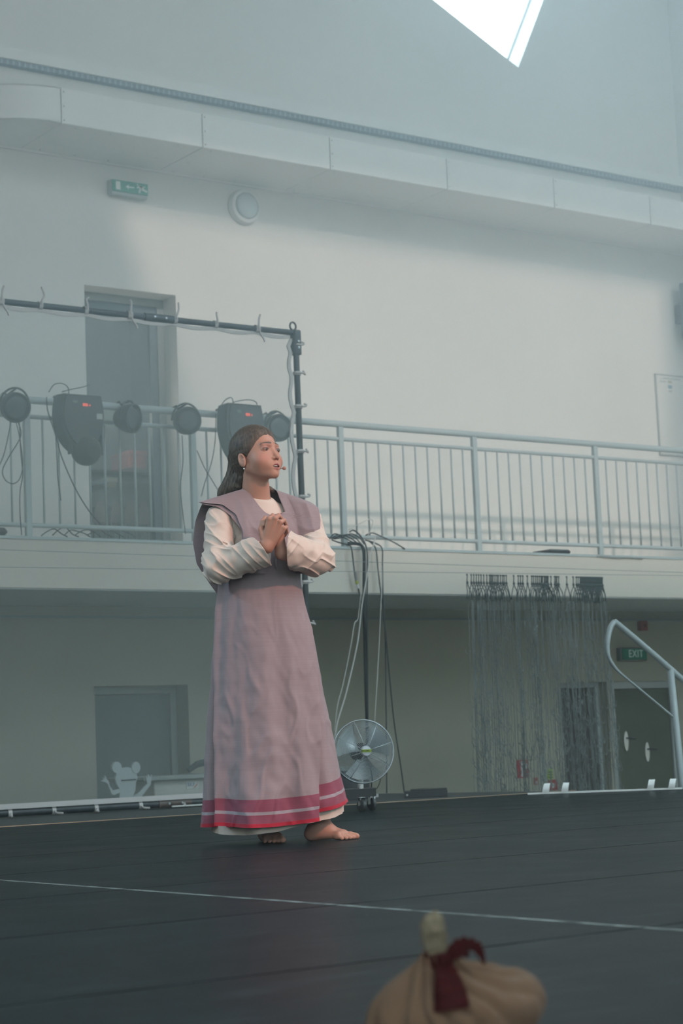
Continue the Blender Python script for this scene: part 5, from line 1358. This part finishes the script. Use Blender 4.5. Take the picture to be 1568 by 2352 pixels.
slL = sleeve(SHL + np.array((.012, .025, -.02), 'f4'), ELL, L(638, 1256, -.26), .050, .062, .078, 8.0, .150, np.array((.0, 0, -.004), 'f4'), (-.99, .10, .10))
sv = sdf_mesh(shift_f, (xc - .30, -.30, zsh - .36), (xc + .30, .28, zsh + .12), .005)
r1 = sdf_mesh(slR, np.minimum(np.minimum(SHR, ELR), WRR) - .11, np.maximum(np.maximum(SHR, ELR), WRR) + .12, .0026)
r2 = sdf_mesh(slL, np.minimum(np.minimum(SHL, ELL), WRL) - .13, np.maximum(np.maximum(SHL, ELL), WRL) + .12, .0026)
np_mesh('shift_top', [sv], M_CREAM, her, None, tw)
np_mesh('sleeve', [r1], M_CREAM, her, None, tw)
np_mesh('sleeve', [r2], M_CREAM, her, None, tw)

# lilac skirt panels: silhouette rows (pixel y, left x, right x, slit angle, right fold angle)
ROWS = [(1262, 512, 690, 26, 160), (1300, 510, 688, 26, 160), (1340, 506, 690, 26, 160), (1400, 497, 701, 27, 160), (1450, 491, 717, 29, 160), (1500, 487, 728, 31, 157), (1600, 480, 746, 35, 147), (1700, 473, 767, 39, 138),
        (1800, 467, 788, 42, 129), (1850, 464, 797, 44, 126), (1900, 461, 804, 45, 124)]
RY = [r[0] for r in ROWS]
def row(py):
    v = [np.interp(py, RY, [r[k] for r in ROWS]) for k in range(1, 5)]
    xl, xr = L(v[0], py)[0], L(v[1], py)[0]; z = L((v[0] + v[1])/2, py)[2]
    return (xl + xr)/2, (xr - xl)/2, z, math.radians(v[2]), math.radians(v[3])
def skirt_pt(al, py, off=0.0, raise_=0.0):
    cxx, a, z, aL, aR = row(py); g = np.interp(py, [1262, 1900], [0, 1])
    b_ = a*(.80 + .05*g)
    # soft vertical folds that open toward the hem; small creases
    fo = .016*g*math.sin(al*5.0 + 1.2) + .010*g*g*math.sin(al*9.0 + .4 + 1.5*g) + .006*g*math.sin(al*15 + 2.0)
    fo *= max(0.0, abs(math.sin(al)))**.7
    q = (math.cos(al)*4 + 7, math.sin(al)*4 + 3, py/62)
    fo += (mnoise.noise(Vector(q)) * .007 + mnoise.noise(Vector((q[0]*2.2, q[1]*2.2, q[2]*2.4))) * .0035) * min(1, .3 + g)
    dg = mnoise.noise(Vector((math.cos(al)*3 + py/160, 5.5, (py/110) - math.cos(al)*3)))
    fo += .006*max(0, 1 - abs(dg)*6)*g
    fo -= .016*math.exp(-((al - 1.22 - (py - 1480)*.0004)/.11)**2)*max(0, math.sin(math.pi*min(1, max(0, (py - 1440)/420))))
    e = off + fo*1.25
    p = np.array((cxx - (a + e*.6)*math.cos(al), -(b_ + e)*math.sin(al) - .02*g, z + raise_), 'f4')
    return p
def panel(name, m, a0f, a1f, py0, py1f, off, na, nr, mb=None, lift=None, two=True):
    P = []
    for i in range(nr + 1):
        rowp = []
        for j in range(na + 1):
            t = j/na
            py1 = py1f(t); py = py0 + (py1 - py0)*(i/nr) if not callable(py0) else py0(t) + (py1 - py0(t))*(i/nr)
            _, _, _, aL, aR = row(py); al = a0f(aL, aR) + (a1f(aL, aR) - a0f(aL, aR))*t
            o2 = off
            if off < 0:
                g_ = min(1, max(.35, (py - 1300)/350))
                for e in (2*math.pi + aL - .13, aR + .06): o2 -= (.125*g_ if e > 4 else .010)*math.exp(-((al - e)/(.15 if e > 4 else .1))**2)*min(1, max(0, (py - 1330)/120))
            else: o2 += .022*math.exp(-(t/.05)**2) + .008*math.exp(-((1 - t)/.05)**2)
            p = skirt_pt(al, py, o2); rowp.append(Vector(tw(p[None])[0].tolist()))
        P.append(rowp)
    g_ = (mb or MB()).grid(P)
    if two:
        P2 = [[p - (p - Vector((PO.x, PO.y, p.z))).normalized()*.003 for p in r] for r in P]; n, mm = len(P), len(P[0])
        rim = [P[i][0] for i in range(n)], [P2[i][0] for i in range(n)]
        g_.grid(P2); g_.grid([[P[i][0], P2[i][0]] for i in range(n)]); g_.grid([[P[i][-1], P2[i][-1]] for i in range(n)]); g_.grid([P[-1], P2[-1]]); g_.grid([P[0], P2[0]])
    return g_.build(name, m, her, smooth=True) if mb is None else g_
hemF = lambda t: 1885 + 7*math.sin(math.pi*t) - 1*t            # front panel hem
FA = (lambda aL, aR: aL - .02, lambda aL, aR: aR + .02)
BA = (lambda aL, aR: aR - .28, lambda aL, aR: 2*math.pi + aL + .20)
def hemB(t):
    return 1874 - 26*min(1, t*5.2) if t < .2 else (1848 if t < .35 else 1848 + 42*min(1, (t - .35)/.45))
tab = panel('tabard', M_LILAC, *FA, 1268, hemF, .012, 90, 150)
back = panel('back_panel', M_LILAC, *BA, 1268, hemB, -.004, 120, 120)
for nm, m, d0, d1, o in (('hem_band', M_MAUVE, -60, -33, .0015), ('hem_stripe', M_GREYB, -33, -26, .0016), ('hem_band', M_MAUVE, -26, -7, .0015), ('hem_trim', M_CRIM, -7, 1.2, .0035)):
    panel(nm, m, *FA, (lambda t, d0=d0: hemF(t) + d0), (lambda t, d1=d1: hemF(t) + d1), .012 + o, 90, 5)
    panel(nm, m, *BA, (lambda t, d0=d0: hemB(t) + d0), (lambda t, d1=d1: hemB(t) + d1), -.004 + o, 120, 5)
# cream underskirt showing below the hem
def hemU(t):   # t over the full turn
    a = t*360
    return float(np.interp(a, [0, 30, 60, 90, 120, 140, 160, 200, 300, 360], [1898, 1908, 1911, 1905, 1889, 1882, 1874, 1866, 1890, 1898]))
Pu = []
for i in range(31):
    r_ = []
    for j in range(97):
        t = j/96; al = t*2*math.pi; py = 1600 + (hemU(t) - 1600)*i/30
        p = skirt_pt(al, min(py, 1900), -.040); p[2] = L(632, py)[2]
        p[0] = p[0]*.97 + .012 + .0
        r_.append(Vector(tw(p[None])[0].tolist()))
    Pu.append(r_)
Pi = [[p - (p - Vector((PO.x, PO.y, p.z))).normalized()*.004 for p in r] for r in Pu]
MB().grid(Pu).grid(Pi).grid([Pu[-1], Pi[-1]]).build('underskirt', M_CREAM, her, smooth=True)

# lilac bodice and shoulder flaps: front and back yokes hanging from the shoulder ridge
def ridge(u):   # shoulder ridge height
    return zsh + .094 - .30*max(0, abs(u) - .06)
def fdepth(u, z):
    h = zsh + .03 - z
    dz = np.interp(h, [-.02, .05, .12, .20, .28, .36], [.062, .098, .132, .158, .152, .142])
    return dz*math.sqrt(max(.02, 1 - (u/.285)**2))
def yoke(front, under=0, sides=(-1, 1)):
    sgn = 1 if front else -1
    zb = L(600, 1325 if front else 1378)[2]; out = MB()
    nv, nu = 70, 44
    vL = L(565, 1160)[2]
    zn = L(610, 1179, -.14)[2] if front else zsh + .02                  # bottom of the neckline
    for side in sides:
        P = []
        for i in range(nv + 1):
            t = i/nv; rowp = []
            for j in range(nu + 1):
                s = j/nu
                # outer edge narrows below the flap; inner edge follows the neckline, then the centre line
                o0 = .245 if side < 0 else .235
                hh = t
                if front and side < 0: outer = np.interp(t, [0, .05, .12, .28, .5, 1], [.275, .25, .195, .153, .142, .158]) + under*np.interp(t, [0, .1, .3, .45], [0, .022, .016, 0])
                elif front: outer = np.interp(t, [0, .15, .32, .5, .7, 1], [.222, .218, .210, .190, .165, .158])
                elif side < 0: outer = np.interp(t, [0, .10, .22, .4, .61, .83, 1], [.240, .238, .243, .250, .238, .185, .14])
                else: outer = np.interp(t, [0, .15, .4, 1], [.20, .17, .16, .14])
                ztop_ = ridge(outer*.5)
                inner_top = .070 if side < 0 else .072
                ztab = ridge(inner_top)
                zz = ztab + (zb - ztab)*t
                f = np.clip((zz - zn)/(ztab - zn), 0, 1)
                if side < 0: inner = inner_top*f**.42
                else: inner = (inner_top*.98 if f > .12 else inner_top*(f/.12)**.5) if front else inner_top*f**.5
                u = inner + (outer - inner)*s
                zr_ = ridge(u); z = zr_ + (zb - zr_)*t
                ramp = math.sqrt(max(0, 1 - (1 - min(1, t*3.4))**2))
                dep = fdepth(u, z)*ramp*(1 if front else .80) - .012*under
                if not front: dep = max(dep, .105*ramp)
                # folds running from the shoulder toward the clasped hands
                if front:
                    dep += .007*math.sin(u*side*60 + z*18)*t*s + .010*math.exp(-((u - .115 - .02*t)/.016)**2)*min(1, t*5)*(1 - t*.5)
                    dep += (ridged(np.array([[u*side*14 + z*6 + 3, z*9 - u*side*5, 2.0]]))[0]**4 - .2)*.007*min(1, t*3)
                else:
                    dep += .008*math.sin(u*side*45 + z*10)*t
                if side > 0 and front and u > .11: dep += .055*min(1, t*8)*min(1, (u - .11)/.05)
                elif u > .17: dep += .020*min(1, t*6)*(u - .17)/.07
                p = T(side*u, sgn*dep - .012, z); rowp.append(Vector(tw(p[None])[0].tolist()))
            P.append(rowp)
        cen = Vector(tw(T(0, 0, zsh - .2)[None])[0].tolist())
        P2 = [[p + Vector((cen.x - p.x, cen.y - p.y, -.003)).normalized()*.0035 for p in r] for r in P]
        out.grid(P).grid(P2).grid([[r[0], q[0]] for r, q in zip(P, P2)]).grid([[r[-1], q[-1]] for r, q in zip(P, P2)]).grid([P[0], P2[0]])
    return out
yoke(True).build('front_yoke', M_LILAC, her, smooth=True)
yoke(True, 1, (-1,)).build('under_flap', M_LILAC, her, smooth=True)
yoke(False).build('back_yoke', M_LILAC, her, smooth=True)

# ------------------------------------------------------------------ sack in the foreground
BD = 2.42
def bw(px, py, dd=0.0): return np.array(at(px, py, d=BD + dd)[:], 'f4')
b0 = bw(1045, 2395); b0[2] = 0.0
bag = thing('money_sack', Vector(b0.tolist()), 'small tan velvet sack tied with dark red ribbon on the near stage floor', 'sack')
rt_, fw_ = np.array(_r[:], 'f4'), np.array(_f[:], 'f4')
BF = np.stack([rt_, fw_, UPZ])
def bl_(P): return (P - b0) @ BF.T
nk = bl_(bw(1012, 2228, -.01)[None])[0]; nt_ = bl_(bw(1004, 2203, -.01)[None])[0]
def bp(px, py, dd=0): return bl_(bw(px, py, dd)[None])[0]
def sack_f(P):
    q = P
    d = d_ell(q, bp(1045, 2338), (.092, .085, .060))
    d = smin(d, d_ell(q, bp(1140, 2300, .02), (.052, .06, .040)), .03)
    d = smin(d, d_ell(q, bp(1195, 2296, .03), (.026, .045, .030)), .025)
    d = smin(d, d_ell(q, bp(955, 2312, .01), (.040, .055, .034)), .03)
    d = smin(d, d_ell(q, bp(910, 2360, 0), (.036, .06, .030)), .03)
    d = smin(d, d_cap(q, bp(1018, 2285, -.005), nt_, .034, .0135), .035)
    rel = q - nk; th = np.arctan2(rel[:, 1], rel[:, 0]); dr = np.linalg.norm(rel, axis=1)
    w_ = np.exp(-(dr/.085)**2); sw_ = th + 2.2*rel[:, 2]*4 + (vnoise(q*18) - .5)*.9
    d = d - (np.abs(np.sin(sw_*6.5)) - .55)*.0105*np.clip(dr/.02, 0, 1)*(.25 + w_) - (np.abs(np.sin(sw_*11 + 1)) - .5)*.003*w_ - (vnoise(q*38) - .5)*.004
    return smax(d, -q[:, 2], .004)
sv_ = sdf_mesh(sack_f, (-.16, -.13, -.012), (.15, .14, .14), .0028)
bw2 = lambda v: v @ BF + b0
M_SACK = mat('tan_velvet', (.125, .070, .042), .9, spec=.12, sheen=.05, var=.06, vscale=25)
np_mesh('sack_body', [sv_], M_SACK, bag, None, bw2)
t0, t1 = bp(1003, 2206, -.01), bp(997, 2118, -.01)
def tuft_f(q):
    d = d_cap(q, t0, t1, .0150, .0118); d = smin(d, d_ell(q, t1 + np.array((-.003, 0, -.012)), (.014, .012, .020)), .008)
    al = (q - t0) @ (t1 - t0)/np.linalg.norm(t1 - t0)
    return d + (vnoise(np.c_[q[:, 0]*420, q[:, 1]*420, q[:, 2]*60]) - .5)*.0055 + (vnoise(q*160) - .5)*.004
tv_ = sdf_mesh(tuft_f, np.minimum(t0, t1) - .03, np.maximum(t0, t1) + .03, .0016)
np_mesh('frayed_top', [tv_], mat('frayed_linen', (.15, .115, .078), .95, spec=.1, var=.25, vscale=120), bag, None, bw2)
M_RIB = mat('dark_red_velvet', (.030, .003, .003), .8, spec=.08, var=.2, vscale=40)
def ribbon(name, path, wdir, w, n=8):
    pts = [Vector(bw2(p[None])[0].tolist()) for p in path]; pts = bez(pts, n)
    wv = [Vector((np.asarray(wd) @ BF).tolist()) for wd in wdir]
    m_ = len(pts); P = []
    for i, p in enumerate(pts):
        f = i/(m_ - 1)*(len(wv) - 1); k = min(int(f), len(wv) - 2); d = wv[k].lerp(wv[k+1], f - k)
        ww = np.interp(i/(m_ - 1), np.linspace(0, 1, len(w)), w)
        P.append([p + d*ww*s + Vector((0, 0, .0015*math.sin(i*1.3 + s*3))) for s in (-.5, -.17, .17, .5)])
    nrm = Vector((fw_*-1).tolist())
    P2 = [[q + nrm*.0022 for q in r] for r in P]
    return MB().grid(P).grid(P2).grid([[r[0] for r in P], [r[0] for r in P2]]).grid([[r[-1] for r in P], [r[-1] for r in P2]]).grid([P[-1], P2[-1]]).grid([P[0], P2[0]]).build(name, M_RIB, bag, smooth=True)
c_ = bp(1006, 2206, -.01); rr_ = .0195
ring_ = [c_ + np.array((rr_*math.cos(a), rr_*math.sin(a), -.003*math.cos(a))) for a in [2*math.pi*i/20 for i in range(21)]]
ribbon('ribbon_band', ring_, [(0, 0, 1), (0, 0, 1)], [.017, .017], 2)
ribbon('ribbon_loop', [bp(1018, 2206, -.03), bp(1040, 2180, -.035), bp(1068, 2168, -.035), bp(1092, 2174, -.03), bp(1106, 2196, -.03), bp(1112, 2216, -.03)], [(0, .15, 1), (.1, .3, 1), (.9, .2, .5), (1, .2, .1)], [.014, .019, .017, .015, .008, .003])
ribbon('ribbon_loop', [bp(1020, 2210, -.03), bp(1048, 2188, -.04), bp(1070, 2184, -.035), bp(1078, 2192, -.02)], [(0, 0, 1), (0, .2, 1), (.1, .3, .9)], [.012, .016, .016, .010])
ribbon('ribbon_tail', [bp(1022, 2205, -.032), bp(1030, 2240, -.050), bp(1040, 2280, -.068), bp(1046, 2318, -.082)], [(1, 0, 0), (1, .1, 0), (1, .1, 0)], [.017, .027, .034, .036])
ribbon('ribbon_tail', [bp(1016, 2205, -.032), bp(1018, 2240, -.046), bp(1020, 2280, -.062), bp(1024, 2322, -.077)], [(1, 0, 0), (1, -.1, 0), (1, -.1, 0)], [.015, .022, .026, .030])
kn = bp(1020, 2206, -.032); MB().lathe([(0, -.010), (.008, -.008), (.011, 0), (.008, .008), (0, .010)], Vector(bw2(kn[None])[0].tolist()), (.3, .2, 1), 12).build('ribbon_knot', M_RIB, bag, smooth=True)
# ------------------------------------------------------------------ theatre haze: density graded to brighten the upper hall and keep the stage dark
hm = bpy.data.materials.new('theatre_haze'); hm.use_nodes = True
nt = hm.node_tree; nt.nodes.remove(nt.nodes['Principled BSDF'])
vs_ = nt.nodes.new('ShaderNodeVolumeScatter'); vs_.inputs['Color'].default_value = (0.72, 0.91, 0.98, 1); vs_.inputs['Anisotropy'].default_value = 0.0
tc = nt.nodes.new('ShaderNodeNewGeometry'); sp_ = nt.nodes.new('ShaderNodeSeparateXYZ'); mr = nt.nodes.new('ShaderNodeMapRange'); mr.interpolation_type = 'SMOOTHSTEP'
mr.inputs['From Min'].default_value = 0.9; mr.inputs['From Max'].default_value = 3.3; mr.inputs['To Min'].default_value = HAZE_LOW; mr.inputs['To Max'].default_value = HAZE
nt.links.new(tc.outputs['Position'], sp_.inputs[0]); nt.links.new(sp_.outputs['Z'], mr.inputs['Value']); nt.links.new(mr.outputs[0], vs_.inputs['Density'])
nt.links.new(vs_.outputs[0], nt.nodes['Material Output'].inputs['Volume'])
try: hm.cycles.volume_step_rate = 0.5
except Exception: pass
hz = MB().box((XL - .6, YF - .6, HALL - .5), (XR + .6, YW + 2.4, ZC + .6)).build('haze', hm)
tag(hz, 'pale theatre haze filling the hall, thicker toward the roof', 'haze', kind='stuff')
